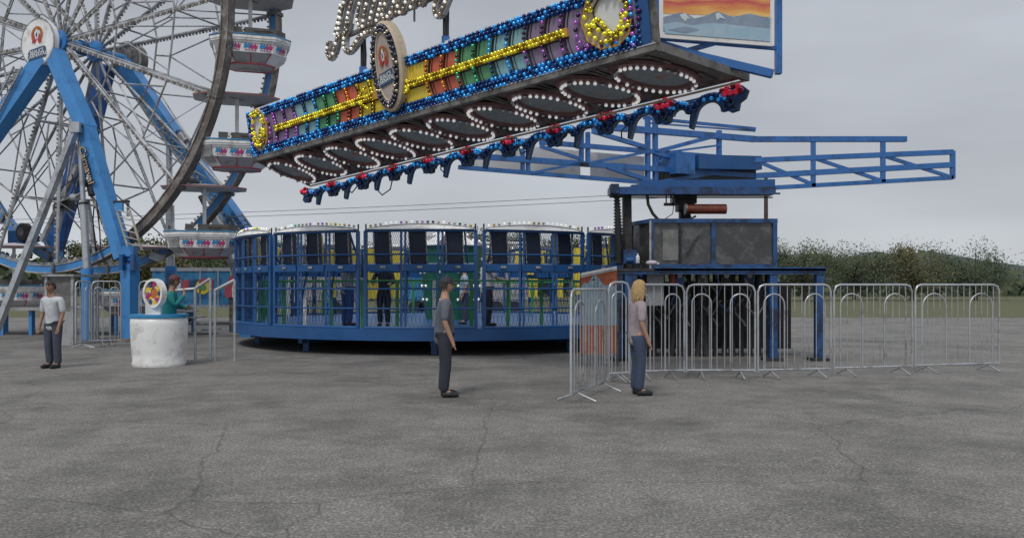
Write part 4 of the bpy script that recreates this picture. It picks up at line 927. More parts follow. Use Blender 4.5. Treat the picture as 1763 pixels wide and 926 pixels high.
# ------------------------------------------------------------------ wave valance behind the soffit
va_, vb_ = sp(0, 1), sp(E1, 1); dv_ = V((vb_.x-va_.x, vb_.y-va_.y, 0)).normalized(); VN = V((dv_.y, -dv_.x, 0)); VO = va_-VN*.25
def vp(x, y, d=0): return on_plane(x, y, VO-NV*d*0+VN*d, VN)
reds = [(529, 323), (575, 311), (627, 297), (681, 282), (741, 268), (808, 253), (879, 236), (959, 216), (1047, 193), (1148, 172), (1264, 148)]
val = thing('wave_valance', vp(808, 260), 'blue scalloped wave trim with red and blue bulbs hanging under the marquee edge', 'valance')
VB = []; RP = [vp(r[0], r[1]+4) for r in reds]
for i, P in enumerate(RP):
    d = (RP[min(i+1, len(RP)-1)]-RP[max(0, i-1)]).normalized(); pitch = (RP[1]-RP[0]).length if i == 0 else (P-RP[i-1]).length
    dh = V((d.x, d.y, 0)).normalized(); fr = (P, dh, V((0, 0, 1)), VN)
    sl = d.z/math.hypot(d.x, d.y)
    mb = MB(); TH_ = .09
    # ornamental post under each red cluster
    mb.prism([(-.15*pitch, .0), (-.19*pitch, -.1*pitch), (-.12*pitch, -.18*pitch), (-.14*pitch, -.26*pitch), (-.05*pitch, -.32*pitch), (.05*pitch, -.3*pitch), (.07*pitch, -.2*pitch), (.15*pitch, -.15*pitch), (.19*pitch, -.05*pitch), (.1*pitch, .03*pitch)], TH_, DBLUE, fr, side=BLACK)
    mb.tube([P+dh*-.09+VN*.02+V((0, 0, -.14)), P+dh*-.13+VN*.02+V((0, 0, -.24)), P+dh*-.05+VN*.02+V((0, 0, -.3)), P+dh*.0+VN*.02+V((0, 0, -.22))], .012, FRAMEGREY, 5); mb.build('post_ornament', val)
    # two arches to the left of the post
    pz = pitch
    for c0, ro, ri, a0, a1, tip in (((-.34*pz, -.25*pz-.34*pz*sl), .34*pz, .16*pz, 0, 165, True), ((-.8*pz, -.2*pz-.8*pz*sl), .23*pz, .1*pz, 5, 180, False)):
        if i == 0: continue
        mb = MB(); n = 12; top = []; bot = []
        for k in range(n+1):
            t = k/n; a = rad(a0+(a1-a0)*t); wo_ = ro*(1-.12*t); wi_ = ri+(.04*pz)*t*(1 if tip else 0)
            top.append((c0[0]+wo_*math.cos(a), c0[1]+wo_*math.sin(a)*.78)); bot.append((c0[0]+wi_*math.cos(a), c0[1]+wi_*math.sin(a)*.85-.03))
        if tip: top.append((c0[0]-.31*pz, c0[1]-.2*pz)); bot.append((c0[0]-.27*pz, c0[1]-.22*pz))
        o, ax, ay, an = fr; kk = len(top)
        vs = [o+ax*x+ay*y for x, y in top+bot]; vb = [v-an*TH_ for v in vs]
        fs = []
        for k in range(kk-1): fs += [(k, k+1, kk+k+1, kk+k), (2*kk+k, 3*kk+k, 3*kk+k+1, 2*kk+k+1), (k, 2*kk+k, 2*kk+k+1, k+1), (kk+k, kk+k+1, 3*kk+k+1, 3*kk+k)]
        mb.add(vs+vb, fs, DBLUE); mb.tube([v+an*.005 for v in vs[kk:2*kk]], .012, FRAMEGREY, 5)
        mb.tube([v+an*.0 for v in vs[:kk]], .012, BLACK, 5)
        mb.build('wave_arch', val)
        for k in range(1, kk-1):
            for e in (.35, .75):
                if e == .75 and k % 2: continue
                v = vs[k].lerp(vs[kk+k], e-.1); VB.append((v+an*.045, .034, 'blue_lit' if (3 <= k <= 9 and random.random() < .6) else 'blue'))
    qs = pitch
    for dx, dz in ((-.07, .02), (0, .05), (.07, .03), (-.1, -.04), (-.03, -.03), (.04, -.03), (.1, -.02), (-.13, .0)):
        VB.append((P+dh*dx*1.15*qs+V((0, 0, (dz*1.2-.03)*qs))+VN*.07, .042*qs, bk('red', .6)))
bulbs(val, VB)
mb = MB(); mb.bar(RP[0]+V((0, 0, -.03))-VN*.13, RP[-1]+V((0, 0, -.03))-VN*.13, .06, .08, DBLUE); mb.build('back_rail', val)
for pts in (((598, 315), (596, 325), (606, 332), (614, 322), (615, 311)), ((645, 300), (645, 322), (658, 336), (672, 326), (677, 302)), ((759, 280), (759, 292), (765, 298), (772, 288)), ((1070, 205), (1078, 218), (1070, 226), (1070, 238)), ((892, 250), (897, 266), (903, 262), (912, 258))):
    mb = MB(); mb.tube([vp(x, y, -.2) for x, y in pts], .014, BLACK, 6); mb.build('loose_cable', val)

# ------------------------------------------------------------------ sunset panel and its blue frame beyond the corner
CB = fp(LB+.2, 0); PY = CB.y+1.5
fr_ = thing('corner_frame', px(1125, 78, PY), 'blue steel corner frame at the right end of the marquee', 'frame')
mb = MB(); PYn = PY
for x0, y0, x1, y1, wd in ((1121, 68, 1119, -60, .09), (1132, 66, 1130, -60, .06), (1118, 72, 1208, 99, .1), (1172, 91, 1260, 66, .06), (1119, 74, 1160, 86, .08), (1208, 99, 1330, 128, .1), (1130, 66, 1340, 84, .05), (1340, 128, 1340, -60, .09)):
    mb.bar(px(x0, y0, PYn), px(x1, y1, PYn+.0), wd, wd*1.2, BLUE)
mb.box(px(1132, 58, PYn-.05), (.1, .12, .28), BLUE); mb.build('frame_beam', fr_)
def art(name, label, pts, Y0, th, sky0, kind):
    mb = MB(); P = [px(x, y, Y) for x, y, Y in pts]
    mb.add(P+[p+V((0, th, 0)) for p in P], [(0, 1, 2, 3), (4, 7, 6, 5), (0, 4, 5, 1), (1, 5, 6, 2), (2, 6, 7, 3), (3, 7, 4, 0)], sky0)
    return mb
def art_mat(name):
    m = bpy.data.materials.new(name); m.use_nodes = True; t = m.node_tree; b = t.nodes['Principled BSDF']; b.inputs['Roughness'].default_value = .4
    tcn = t.nodes.new('ShaderNodeTexCoord'); mp_ = t.nodes.new('ShaderNodeMapping'); t.links.new(tcn.outputs['Generated'], mp_.inputs[0]); mp_.inputs['Scale'].default_value = (1.2, 1.2, 3)
    n = t.nodes.new('ShaderNodeTexNoise'); n.inputs['Scale'].default_value = 3; n.inputs['Detail'].default_value = 5; t.links.new(mp_.outputs[0], n.inputs['Vector'])
    s_ = t.nodes.new('ShaderNodeSeparateXYZ'); t.links.new(tcn.outputs['Generated'], s_.inputs[0])
    a = t.nodes.new('ShaderNodeMath'); a.operation = 'MULTIPLY_ADD'; a.inputs[1].default_value = .35; t.links.new(n.outputs['Fac'], a.inputs[0]); t.links.new(s_.outputs['Z'], a.inputs[2])
    r = t.nodes.new('ShaderNodeValToRGB'); t.links.new(a.outputs[0], r.inputs[0]); cr = r.color_ramp
    cols = [(.0, (.75, .6, .35)), (.2, (.8, .5, .16)), (.3, (.72, .3, .08)), (.42, (.55, .08, .09)), (.52, (.75, .38, .1)), (.66, (.5, .06, .1)), (.85, (.7, .28, .06)), (1.0, (.25, .06, .12))]
    cr.elements[0].position = 0; cr.elements[0].color = (*cols[0][1], 1); cr.elements[1].position = 1; cr.elements[1].color = (*cols[-1][1], 1)
    for p, c in cols[1:-1]: e = cr.elements.new(p); e.color = (*c, 1)
    t.links.new(r.outputs[0], b.inputs['Base Color']); return m
SUN = art_mat('sunset_artwork')
pn_ = thing('painted_panel', px(1165, 66, PY-.15), 'airbrushed panel of snowy blue mountains under an orange sunset, right of the marquee corner', 'painted panel')
Q = [px(1135, 65, PY-.15), px(1330, 80, PY-.15), px(1330, -75, PY-.15), px(1135, -70, PY-.15)]; mb = MB()
mb.add(Q+[q+V((0, .04, 0)) for q in Q], [(0, 1, 2, 3), (4, 7, 6, 5), (0, 4, 5, 1), (1, 5, 6, 2), (2, 6, 7, 3), (3, 7, 4, 0)], PANELW); mb.build('board', pn_)
Q = [px(1142, 24, PY-.155), px(1326, 30, PY-.155), px(1326, -70, PY-.155), px(1142, -66, PY-.155)]; mb = MB(); mb.add(Q, [(0, 1, 2, 3)], SUN); mb.build('sunset_sky', pn_)
IB = mat('ice_blue', (.25, .42, .55), .45, var=.4, scale=5, c2=(.4, .5, .55)); IB2 = mat('mountain_slate', (.16, .22, .32), .45, var=.4, scale=4, c2=(.3, .36, .42)); SNOW = mat('snow_paint', (.55, .6, .63), .45, var=.1)
mb = MB(); Yp = PY-.158
def flat(pts, Y, m_): mb.add([px(x, y, Y) for x, y in pts], [range(len(pts))], m_)
flat([(1142, 30), (1158, 26), (1172, 22), (1182, 24), (1196, 32), (1215, 28), (1235, 20), (1262, 30), (1290, 24), (1326, 32), (1326, 62), (1142, 54)], Yp, IB2)
flat([(1142, 42), (1165, 38), (1190, 44), (1230, 40), (1326, 50), (1326, 72), (1145, 58)], Yp-.003, IB)
flat([(1170, 26), (1179, 23), (1190, 34), (1184, 32), (1180, 38), (1174, 32)], Yp-.006, SNOW); flat([(1150, 52), (1180, 46), (1205, 52), (1180, 58)], Yp-.006, IB2)
flat([(1232, 24), (1238, 22), (1250, 34), (1240, 31), (1234, 36)], Yp-.006, SNOW); mb.build('mountain_painting', pn_)

# ------------------------------------------------------------------ blue truss arm
T0 = px(780, 290, 18.5); T1 = px(1118, 315, 21.1); TD = V((T1.x-T0.x, T1.y-T0.y, 0)).normalized(); TN = V((TD.y, -TD.x, 0))
def tp(x, y, d=0): return on_plane(x, y, T0-TN*d, TN)
truss = thing('truss_arm', tp(1122, 320), 'long blue lattice arm with pale panels reaching left from the ride centre under the marquee', 'ride arm')
def tbars(lst, d, nm, parent=truss):
    for x0, y0, x1, y1, wd in lst:
        mb = MB(); a, b = tp(x0, y0, d), tp(x1, y1, d); mb.bar(a, b, wd*.75, wd*.82, BLUE, up=(0, 0, 1) if abs(a.x-b.x) > .4 else TN); mb.build(nm, parent)
tbars([(790, 288, 1240, 325, .11), (800, 268, 999, 282, .15), (999, 282, 1300, 303, .15), (930, 245, 1300, 276, .13), (1020, 217, 1300, 240, .18)], 0, 'chord')
tbars([(1108, 203, 1300, 222, .09), (1115, 212, 1300, 226, .05)], .6, 'chord')
tbars([(1115, 318, 1115, 200, .13), (1128, 320, 1128, 200, .13), (1001, 286, 1001, 228, .11), (1012, 286, 1012, 228, .11), (900, 300, 900, 256, .1), (909, 300, 909, 256, .1), (1238, 322, 1238, 225, .13)], .02, 'post')
tbars([(914, 298, 1000, 281, .07), (930, 252, 1000, 274, .09), (1015, 281, 1118, 261, .08), (1020, 226, 1112, 254, .12), (1045, 287, 1120, 312, .12), (1127, 262, 1240, 232, .12), (1127, 263, 1240, 295, .12), (1130, 315, 1240, 296, .12), (1150, 262, 1240, 250, .06)], -.03, 'brace')
mb = MB(); mb.bar(tp(1002, 283, -.1), tp(1012, 284, -.1), .1, .08, BLACK); mb.build('joint_plate', truss)
for P4 in (((795, 270), (897, 276), (897, 297), (800, 290)), ((912, 276), (998, 284), (998, 306), (912, 300)), ((915, 252), (998, 260), (998, 280), (915, 272)), ((1016, 262), (1108, 270), (1108, 310), (1016, 304)), ((855, 256), (896, 256), (896, 272), (850, 268))):
    mb = MB(); Q = [tp(x, y, .35) for x, y in P4]; mb.add(Q+[q-TN*-.0+TN*.03 for q in Q], [(0, 1, 2, 3), (4, 7, 6, 5), (0, 4, 5, 1), (1, 5, 6, 2), (2, 6, 7, 3), (3, 7, 4, 0)], PANELT); mb.build('pale_panel', truss)
mb = MB(); c = tp(1136, 274, -.05); mb.ring(c, TD, V((0, 0, 1)), .05, .09, BLUE, 16, thick=.03); mb.tube([c+TD*.08+V((0, 0, .05)), tp(1150, 268, -.05)], .03, BLUE, 6); mb.build('lifting_eye', truss)
mb = MB(); mb.bar(tp(1146, 284, .1), tp(1178, 286, .1), .8, .5, BLUE); mb.bar(tp(1182, 282, .2), tp(1290, 284, .2), .9, .35, DBLUE); mb.bar(tp(1135, 300, .2), tp(1290, 304, .2), .5, .3, BLACK); mb.build('arm_hub', truss)
# mirrored far-side arm beyond the centre
mb = MB()
for x0, y0, x1, y1, wd in ((1300, 276, 1640, 262, .12), (1300, 303, 1640, 284, .13), (1300, 240, 1560, 240, .13), (1300, 325, 1640, 306, .1), (1400, 322, 1400, 240, .1), (1520, 314, 1520, 240, .1), (1640, 308, 1640, 260, .1), (1300, 276, 1400, 318, .08), (1400, 272, 1520, 312, .08), (1520, 268, 1640, 306, .08)):
    mb.bar(px(x0, y0, 21.5), px(x1, y1, 21.5), wd, wd, BLUE)
mb.build('right_lattice', truss)

# ------------------------------------------------------------------ ride centre: head beam, columns, booth
RC = V((4.3, 20.6, 0))
ride = thing('ride_base', RC, 'dark blue ride centre with bellows column, glazed booth and deck right of the cage ride', 'ride base')
DIRTY = mat('dirty_steel', (.045, .042, .045), .6, metal=.2, var=.5, scale=6, rust=(.12, .06, .03))
GLASSD = mat('smoked_panel', (.05, .052, .055), .12, var=.3, scale=2, dirt=(.12, .12, .12), dirt_amt=.5)
GLASSL = mat('dusty_pane', (.13, .13, .125), .25, var=.2, scale=2, dirt=(.2, .2, .19), dirt_amt=.6)
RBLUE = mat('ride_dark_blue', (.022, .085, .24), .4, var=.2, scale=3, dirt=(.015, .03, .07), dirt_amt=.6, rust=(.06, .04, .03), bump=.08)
RB = 19.4
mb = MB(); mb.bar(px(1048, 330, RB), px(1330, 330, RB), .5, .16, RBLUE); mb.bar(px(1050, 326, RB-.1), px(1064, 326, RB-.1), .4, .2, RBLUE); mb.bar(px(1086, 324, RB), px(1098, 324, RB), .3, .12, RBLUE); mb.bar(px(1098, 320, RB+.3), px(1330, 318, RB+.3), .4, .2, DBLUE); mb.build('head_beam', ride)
mb = MB(); cx1 = px(1062, 350, RB); zt_ = px(1062, 338, RB).z; zb_ = px(1066, 452, RB).z; pts = []; rs = []
for i in range(44):
    t = i/43; pts.append(V((cx1.x+.06*t, cx1.y, zt_+(zb_-zt_)*t))); rs.append((.06+.05*t)*(1.3 if i % 2 else .75))
mb.tube(pts, rs, BLACK, 14); mb.box((cx1.x, cx1.y, zt_+.03), (.3, .3, .1), DIRTY); mb.build('bellows', ride)
mb = MB(); a = px(1079, 336, RB+.25); b = px(1080, 462, RB+.25); mb.bar(a, V((a.x+.02, a.y, b.z)), .19, .2, DIRTY, up=(0, 1, 0)); mb.build('steel_column', ride)
mb = MB(); mb.bar(px(1178, 334, RB+.6), px(1178, 384, RB+.6), .22, .22, BLACK, up=(0, 1, 0)); mb.box(px(1178, 345, RB+.6), (.5, .4, .16), DIRTY); mb.box(px(1178, 358, RB+.6), (.34, .4, .16), DIRTY)
mb.tube([px(1182, 360, RB), px(1250, 360, RB)], .11, mat('rust_red', (.16, .035, .02), .5, var=.4), 14); mb.tube([px(1179, 360, RB-.02), px(1182, 360, RB-.02)], .13, FRAMEGREY, 14); mb.build('hydraulic_motor', ride)
mb = MB(); mb.bar(px(1084, 340, RB+.1), px(1330, 340, RB+.1), .03, .03, BLACK)
for x in (1147, 1155, 1160): mb.bar(px(x, 336, RB), px(x, 350, RB), .025, .03, BLACK); mb.box(px(x, 352, RB), (.1, .08, .06), BLACK)
mb.build('spotlight_bar', ride)
mb = MB(); mb.tube([px(1114, 334, RB-.1), px(1116, 352, RB-.1), px(1124, 368, RB-.1), px(1133, 378, RB-.1)], .035, BLACK, 8); mb.build('hose', ride); mb = MB(); mb.tube([px(1160, 353, RB), px(1158, 368, RB), px(1142, 379, RB)], .01, BLACK, 5); mb.build('hose', ride); mb = MB()
mb.tube([px(1186, 366, RB), px(1190, 376, RB), px(1198, 372, RB)], .025, BLACK, 6); mb.build('hose', ride)
# deck and booth
DKf = 18.6; zd = px(1100, 462, DKf).z
mb = MB(); xa, xb = px(1062, 0, DKf).x, px(1420, 0, DKf).x
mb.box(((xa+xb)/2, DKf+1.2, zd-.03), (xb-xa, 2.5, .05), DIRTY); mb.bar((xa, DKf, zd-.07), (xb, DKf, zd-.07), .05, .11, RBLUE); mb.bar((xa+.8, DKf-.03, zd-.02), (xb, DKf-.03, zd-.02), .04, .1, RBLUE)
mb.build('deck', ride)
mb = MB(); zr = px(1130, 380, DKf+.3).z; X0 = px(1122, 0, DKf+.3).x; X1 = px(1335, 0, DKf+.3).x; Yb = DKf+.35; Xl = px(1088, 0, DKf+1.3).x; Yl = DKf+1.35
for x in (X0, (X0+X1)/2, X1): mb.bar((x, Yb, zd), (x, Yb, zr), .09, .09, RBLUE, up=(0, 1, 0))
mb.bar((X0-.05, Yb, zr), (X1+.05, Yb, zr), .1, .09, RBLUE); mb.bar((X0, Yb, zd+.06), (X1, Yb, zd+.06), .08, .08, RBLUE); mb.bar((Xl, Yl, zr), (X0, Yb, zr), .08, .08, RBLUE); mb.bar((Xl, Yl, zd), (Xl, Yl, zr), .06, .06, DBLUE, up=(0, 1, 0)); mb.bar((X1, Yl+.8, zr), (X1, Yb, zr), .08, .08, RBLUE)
mb.bar((X0-.03, Yb-.05, zd), (X0-.03, Yb-.05, zr), .04, .02, CREAM, up=(0, 1, 0))
mb.add([(X0, Yb, zr+.05), (X1, Yb, zr+.05), (X1, Yl+.8, zr+.05), (Xl, Yl+.8, zr+.05), (Xl, Yl, zr+.05)], [(0, 1, 2, 3, 4)], DIRTY); mb.build('booth_frame', ride)
mb = MB(); mb.add([(X0, Yb+.02, zd), (X1, Yb+.02, zd), (X1, Yb+.02, zr), (X0, Yb+.02, zr)], [(0, 1, 2, 3)], GLASSD); mb.add([(Xl, Yl, zd), (X0, Yb+.03, zd), (X0, Yb+.03, zr), (Xl, Yl, zr)], [(0, 1, 2, 3)], GLASSD)
mb.add([(X1, Yb, zd), (X1, Yl+.8, zd), (X1, Yl+.8, zr), (X1, Yb, zr)], [(0, 1, 2, 3)], GLASSD)
wn = mb.build('booth_glazing', ride)
mb = MB(); a = px(1141, 395, Yb-.02); b = px(1168, 448, Yb-.02); mb.box(((a.x+b.x)/2, Yb-.0, (a.z+b.z)/2), (b.x-a.x, .02, a.z-b.z), GLASSL); mb.build('dusty_pane', wn)
mb = MB(); x = px(1171, 0, Yb).x; mb.bar((x, Yb-.02, zd), (x, Yb-.02, zr), .05, .03, BLACK, up=(0, 1, 0)); mb.bar(px(1182, 440, Yb-.02), px(1204, 404, Yb-.02), .015, .015, BLACK); mb.build('glazing_bar', ride)
for x, y, wd in ((1068, 0, .16), (1084, 0, .3), (1330, 0, .16), (1410, 0, .16)):
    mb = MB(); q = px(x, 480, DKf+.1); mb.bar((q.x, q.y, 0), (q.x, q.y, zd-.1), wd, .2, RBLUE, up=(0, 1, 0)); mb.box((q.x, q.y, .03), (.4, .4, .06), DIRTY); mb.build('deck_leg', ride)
mb = MB(); mb.box(px(1084, 442, DKf+.5), (.26, .25, .3), RBLUE); mb.tube([px(1078, 448, DKf+.35), px(1090, 448, DKf+.35)], .06, DBLUE); mb.build('column_clamp', ride)
mb = MB(); q = px(1128, 0, DKf+.3); CHK = mat('checker_plate', (.33, .34, .36), .4, metal=.6, var=.45, scale=45, bump=.6)
mb.box((q.x, DKf+.3, zd-.45), (.36, .06, .7), CHK); mb.build('checker_plate', ride)
SHADE = mat('under_deck_dark', (.02, .02, .025), .8, var=.5)
mb = MB()
for i in range(16):
    x = 1096+i*15; q = px(x, 470, DKf+1.2); mb.tube([(q.x, q.y, .0), (q.x+.08*math.sin(i*2.1), q.y, .9), (q.x, q.y, zd-.1)], .05+.03*math.sin(i)**2, DIRTY if i % 3 else BLACK, 8)
mb.bar((xa+.5, DKf+2.3, .9), (xb, DKf+2.3, .9), .1, 1.6, DIRTY)
for i in range(10): q = px(1106+i*24, 480, DKf+.9); mb.tube([(q.x+.12*math.cos(t*.9), q.y, .7+t*.1) for t in range(10)], .03, FRAMEGREY if i % 2 else BLACK, 6)
mb.tube([px(1158, 471, DKf+.6), px(1158, 492, DKf+.6)], .08, mat('extinguisher_red', (.25, .02, .02), .3)); mb.build('under_deck_machinery', ride)
rq = random.Random(11)
for i in range(9):
    q = px(1100+i*26, 470+rq.uniform(-2, 14), DKf+.35+rq.uniform(0, .5)); mb = MB(); mb.tube([q, q+V((.15, 0, -.3)), q+V((.05, .05, -.6)), q+V((.3, .1, -.85)), q+V((.5, .1, -.5))], .022, [BLACK, FRAMEGREY, RBLUE][i % 3], 8); mb.build('hydraulic_hose', ride)
for i in range(5):
    q = px(1128+i*40, 478, DKf+.75); mb = MB(); mb.box(q, (.22, .2, .34), [DIRTY, RBLUE, FRAMEGREY][i % 3]); mb.tube([q+V((0, -.12, .05)), q+V((0, -.16, .05))], .06, GALV, 12); mb.build('valve_block', ride)
for i in range(3):
    q = px(1150+i*18, 336, RB-.1); mb = MB(); mb.tube([q+V((0, 0, .08)), q+V((.05, -.03, .0)), q+V((.12, .02, -.07)), q+V((.22, 0, .05))], .018, BLACK, 6); mb.build('cable_loop', ride)
# bottle and cloth on the deck
def bottle(x, y0, y1, Y, label):
    q = px(x, y1, Y); h = px(x, y0, Y).z-q.z; mb = MB(); P = [(q.x, q.y, q.z+h*f_) for f_ in (0, .03, .3, .55, .72, .82, .86, 1)]
    mb.tube(P, [.04, .045, .038, .045, .035, .016, .018, .016], mat('clear_plastic', (.6, .63, .66), .1, var=.05), 14); return solo(mb, 'bottle', label, 'bottle', q)
bottle(1098, 436, 453, DKf+.12, 'clear plastic water bottle standing on the deck edge beside the column')
q = px(1122, 452.5, DKf+.1); mb = MB(); mb.sphere(q+V((0, 0, .0)), .1, mat('lilac_cloth', (.5, .45, .52), .9, var=.15, bump=.5), 14, 8, (1.3, .8, .55)); mb.sphere(q+V((.1, .02, -.02)), .07, MATS['lilac_cloth'], 12, 8, (1.2, .8, .5)); solo(mb, 'cloth', 'crumpled pale lilac cloth on the deck in front of the booth corner', 'cloth', q)

# ------------------------------------------------------------------ people
SKIN = mat('skin', (.42, .24, .17), .55, var=.06); SKIN2 = mat('skin_tan', (.3, .16, .1), .55, var=.06)
def skin_obj(verts, edges, name, m, parent, sub=2):
    """verts: list of (pos, rx[, ry]) -> evaluated skin mesh data"""
    me = bpy.data.meshes.new('sk'); me.from_pydata([v[0] for v in verts], edges, []); o = bpy.data.objects.new('sk', me); col.objects.link(o)
    md = o.modifiers.new('s', 'SKIN'); md.use_smooth_shade = True; o.modifiers.new('d', 'SUBSURF').levels = sub
    for i, v in enumerate(verts):
        sv = me.skin_vertices[0].data[i]; sv.radius = (v[1], v[2] if len(v) > 2 else v[1]); sv.use_root = (i == 0)
    bpy.context.view_layer.update(); ev = o.evaluated_get(bpy.context.evaluated_depsgraph_get()); out = bpy.data.meshes.new_from_object(ev)
    bpy.data.objects.remove(o)
    return out
def person(x, y, face, label, shirt, trousers, hair=(.03, .02, .015), skin=SKIN, H=1.72, cap=None, arms='down', lean=0, z0=0, long_hair=False, bald=False, bag=None, sleeves='short'):
    """local frame: +y is the way the person faces"""
    t = thing('person', (x, y, z0), label, 'person'); k = H/1.75
    M = Matrix.Translation((x, y, z0)) @ Matrix.Rotation(rad(face), 4, 'Z')
    def P(a): return M @ (V(a)*k)
    L = {'hip': (0, 0, .95), 'waist': (0, .0, 1.08), 'chest': (0, .02+lean*.1, 1.3), 'neckb': (0, .0+lean*.16, 1.47), 'neck': (0, .01+lean*.2, 1.55), 'head0': (0, .02+lean*.22, 1.63)}
    arm = {'down': [((.21, 0, 1.42), (.25, -.02, 1.13), (.24, .08, .88), (.235, .11, .80))]*2,
           'chin': [((.21, .0, 1.42), (.25, .1, 1.16), (.12, .27, 1.38), (.06, .25, 1.47)), ((.21, 0, 1.42), (.26, .08, 1.14), (.1, .3, 1.14), (.03, .33, 1.15))],
           'rail': [((.21, 0, 1.42), (.27, .12, 1.17), (.22, .36, 1.12), (.2, .43, 1.12))]*2,
           'up': [((.21, 0, 1.42), (.3, -.05, 1.22), (.36, .05, 1.42), (.37, .07, 1.5)), ((.21, 0, 1.42), (.27, -.02, 1.15), (.25, .1, .92), (.24, .13, .84))]}[arms]
    vs = [(P(L['hip']), .1*k, .075*k), (P(L['waist']), .09*k, .07*k), (P(L['chest']), .145*k, .1*k), (P(L['neckb']), .07*k, .065*k), (P(L['neck']), .058*k), (P(L['head0']), .055*k)]
    es = [(i, i+1) for i in range(5)]
    for s_, A in ((1, arm[0]), (-1, arm[1])):
        b = len(vs); r = (.055, .042, .034, .028)
        for i, (a, rr) in enumerate(zip(A, r)): vs.append((P((a[0]*s_, a[1]+lean*.15, a[2])), rr*k))
        es += [(2, b), (b, b+1), (b+1, b+2), (b+2, b+3)]
        for j, (dx, dl) in enumerate(((-.028, .075), (-.01, .088), (.01, .085), (.028, .066))):
            c = len(vs); h = V((A[3][0]*s_, A[3][1]+lean*.15, A[3][2])); d = (V(A[3])-V(A[2])); d.x *= s_; d.normalize(); sd_ = V((0, 1, 0)).cross(d) if abs(d.y) < .8 else V((1, 0, 0)); sd_.normalize()
            vs.append((P(h+sd_*dx+d*dl*.55), .011*k)); vs.append((P(h+sd_*dx*1.1+d*dl+V((0, .01, -.012))), .009*k)); es += [(b+3, c), (c, c+1)]
        c = len(vs); vs.append((P(h+sd_*.045*-s_+d*.03), .012*k)); es.append((b+3, c))
    for s_ in (1, -1):
        b = len(vs)
        for a, rr in (((.1*s_, 0, .88), .085), ((.105*s_, .02, .5), .06), ((.1*s_, -.02, .1), .042), ((.11*s_, .12, .04), .04)): vs.append((P(a), rr*k))
        es += [(0, b), (b, b+1), (b+1, b+2), (b+2, b+3)]
    me = skin_obj(vs, es, 'body', skin, t, 1)
    mb = MB(); mb.add([v.co.copy() for v in me.vertices], [list(p.vertices) for p in me.polygons], skin, True)
    # head
    hc = V((0, .035+lean*.24, 1.665)); n, kk = 20, 14; hv = []
    for j in range(kk+1):
        th = math.pi*j/kk
        for i in range(n):
            ph = 2*math.pi*i/n; X, Y, Z = math.sin(th)*math.cos(ph)*.076, math.sin(th)*math.sin(ph)*.098, math.cos(th)*.118
            if Z < 0: X *= 1+Z*2.2; Y = Y*(1+Z*1.2) if Y > 0 else Y*(1+Z*3.2)
            if Y > .05 and abs(X) < .02 and -.04 < Z < .02: Y += .022*(1-abs(X)/.02)
            if Y > .05 and .0 < Z < .035 and .015 < abs(X) < .045: Y -= .008
            if Y > .04 and -.075 < Z < -.05 and abs(X) < .03: Y += .006
            hv.append(P(hc+V((X, Y, Z))))
    mb.add(hv, [(j*n+i, (j+1)*n+i, (j+1)*n+(i+1) % n, j*n+(i+1) % n) for j in range(kk) for i in range(n)], skin, True)
    mb.add([P(hc+V(q)) for q in ((-.013, .092, -.005), (.013, .092, -.005), (0, .1, .028), (0, .122, -.018), (0, .09, -.03))], [(0, 3, 2), (1, 2, 3), (0, 4, 3), (1, 3, 4)], skin, True)
    for s_ in (-1, 1): mb.sphere(P(hc+V((s_*.078, -.005, -.005))), .022*k, skin, 8, 6, (.5, .8, 1.3))
    mb.build('body', t)
    EYE_ = mat('eye_dark', (.02, .015, .012), .2); LIP = mat('lip', (.3, .1, .08), .5)
    mb = MB()
    for s_ in (-1, 1): mb.sphere(P(hc+V((s_*.03, .084, .018))), .010*k, EYE_, 8, 6); mb.bar(P(hc+V((s_*.016, .093, .036))), P(hc+V((s_*.046, .08, .036))), .006, .007, EYE_)
    mb.build('eyes', t)
    mb = MB(); mb.bar(P(hc+V((-.022, .09, -.058))), P(hc+V((.022, .09, -.058))), .008, .01, LIP); mb.build('mouth', t)
    HM = mat('hair_%d%d%d' % tuple(int(c*99) for c in hair), hair, .6, var=.35, scale=40, bump=.6)
    mb = MB(); hv = []
    for j in range(9):
        th = math.pi*.62*j/8
        for i in range(n):
            ph = 2*math.pi*i/n; fz = math.cos(th)*.13; X, Y = math.sin(th)*math.cos(ph)*.096, math.sin(th)*math.sin(ph)*.114
            if Y > .03 and fz < .06: fz = .06+(fz-.06)*.1; Y *= .93
            hv.append(P(hc+V((X*(1+.05*math.sin(ph*7)), Y-.008, fz+.004*math.sin(ph*5+j)))))
    mb.add(hv, [(j*n+i, (j+1)*n+i, (j+1)*n+(i+1) % n, j*n+(i+1) % n) for j in range(8) for i in range(n)], HM, True)
    if long_hair:
        for i in range(15):
            ph = rad(170+i*200/14); mb.tube([P(hc+V((.085*math.cos(ph), .1*math.sin(ph), .04))), P(hc+V((.1*math.cos(ph+.05), .11*math.sin(ph), -.06))), P(hc+V((.095*math.cos(ph), .105*math.sin(ph)-.01, -.17-.02*(i % 3))))], [.022, .03, .012], HM, 6)
    if long_hair:
        for i in range(46):
            ph = rad(160+i*220/45+3*math.sin(i*7)); e = .004*math.sin(i*5)
            mb.tube([P(hc+V((.02*math.cos(ph), .03*math.sin(ph), .128))), P(hc+V((.074*math.cos(ph), .09*math.sin(ph), .09+e))), P(hc+V(((.1+e)*math.cos(ph), (.118+e)*math.sin(ph), .0))), P(hc+V(((.098-e)*math.cos(ph+.1), (.112+e)*math.sin(ph+.1), -.09))), P(hc+V((.09*math.cos(ph-.05), .1*math.sin(ph)-.01, -.16-.02*(i % 4))))], [.004, .009, .01, .008, .003], HM, 5)
    mb.build('hair', t)
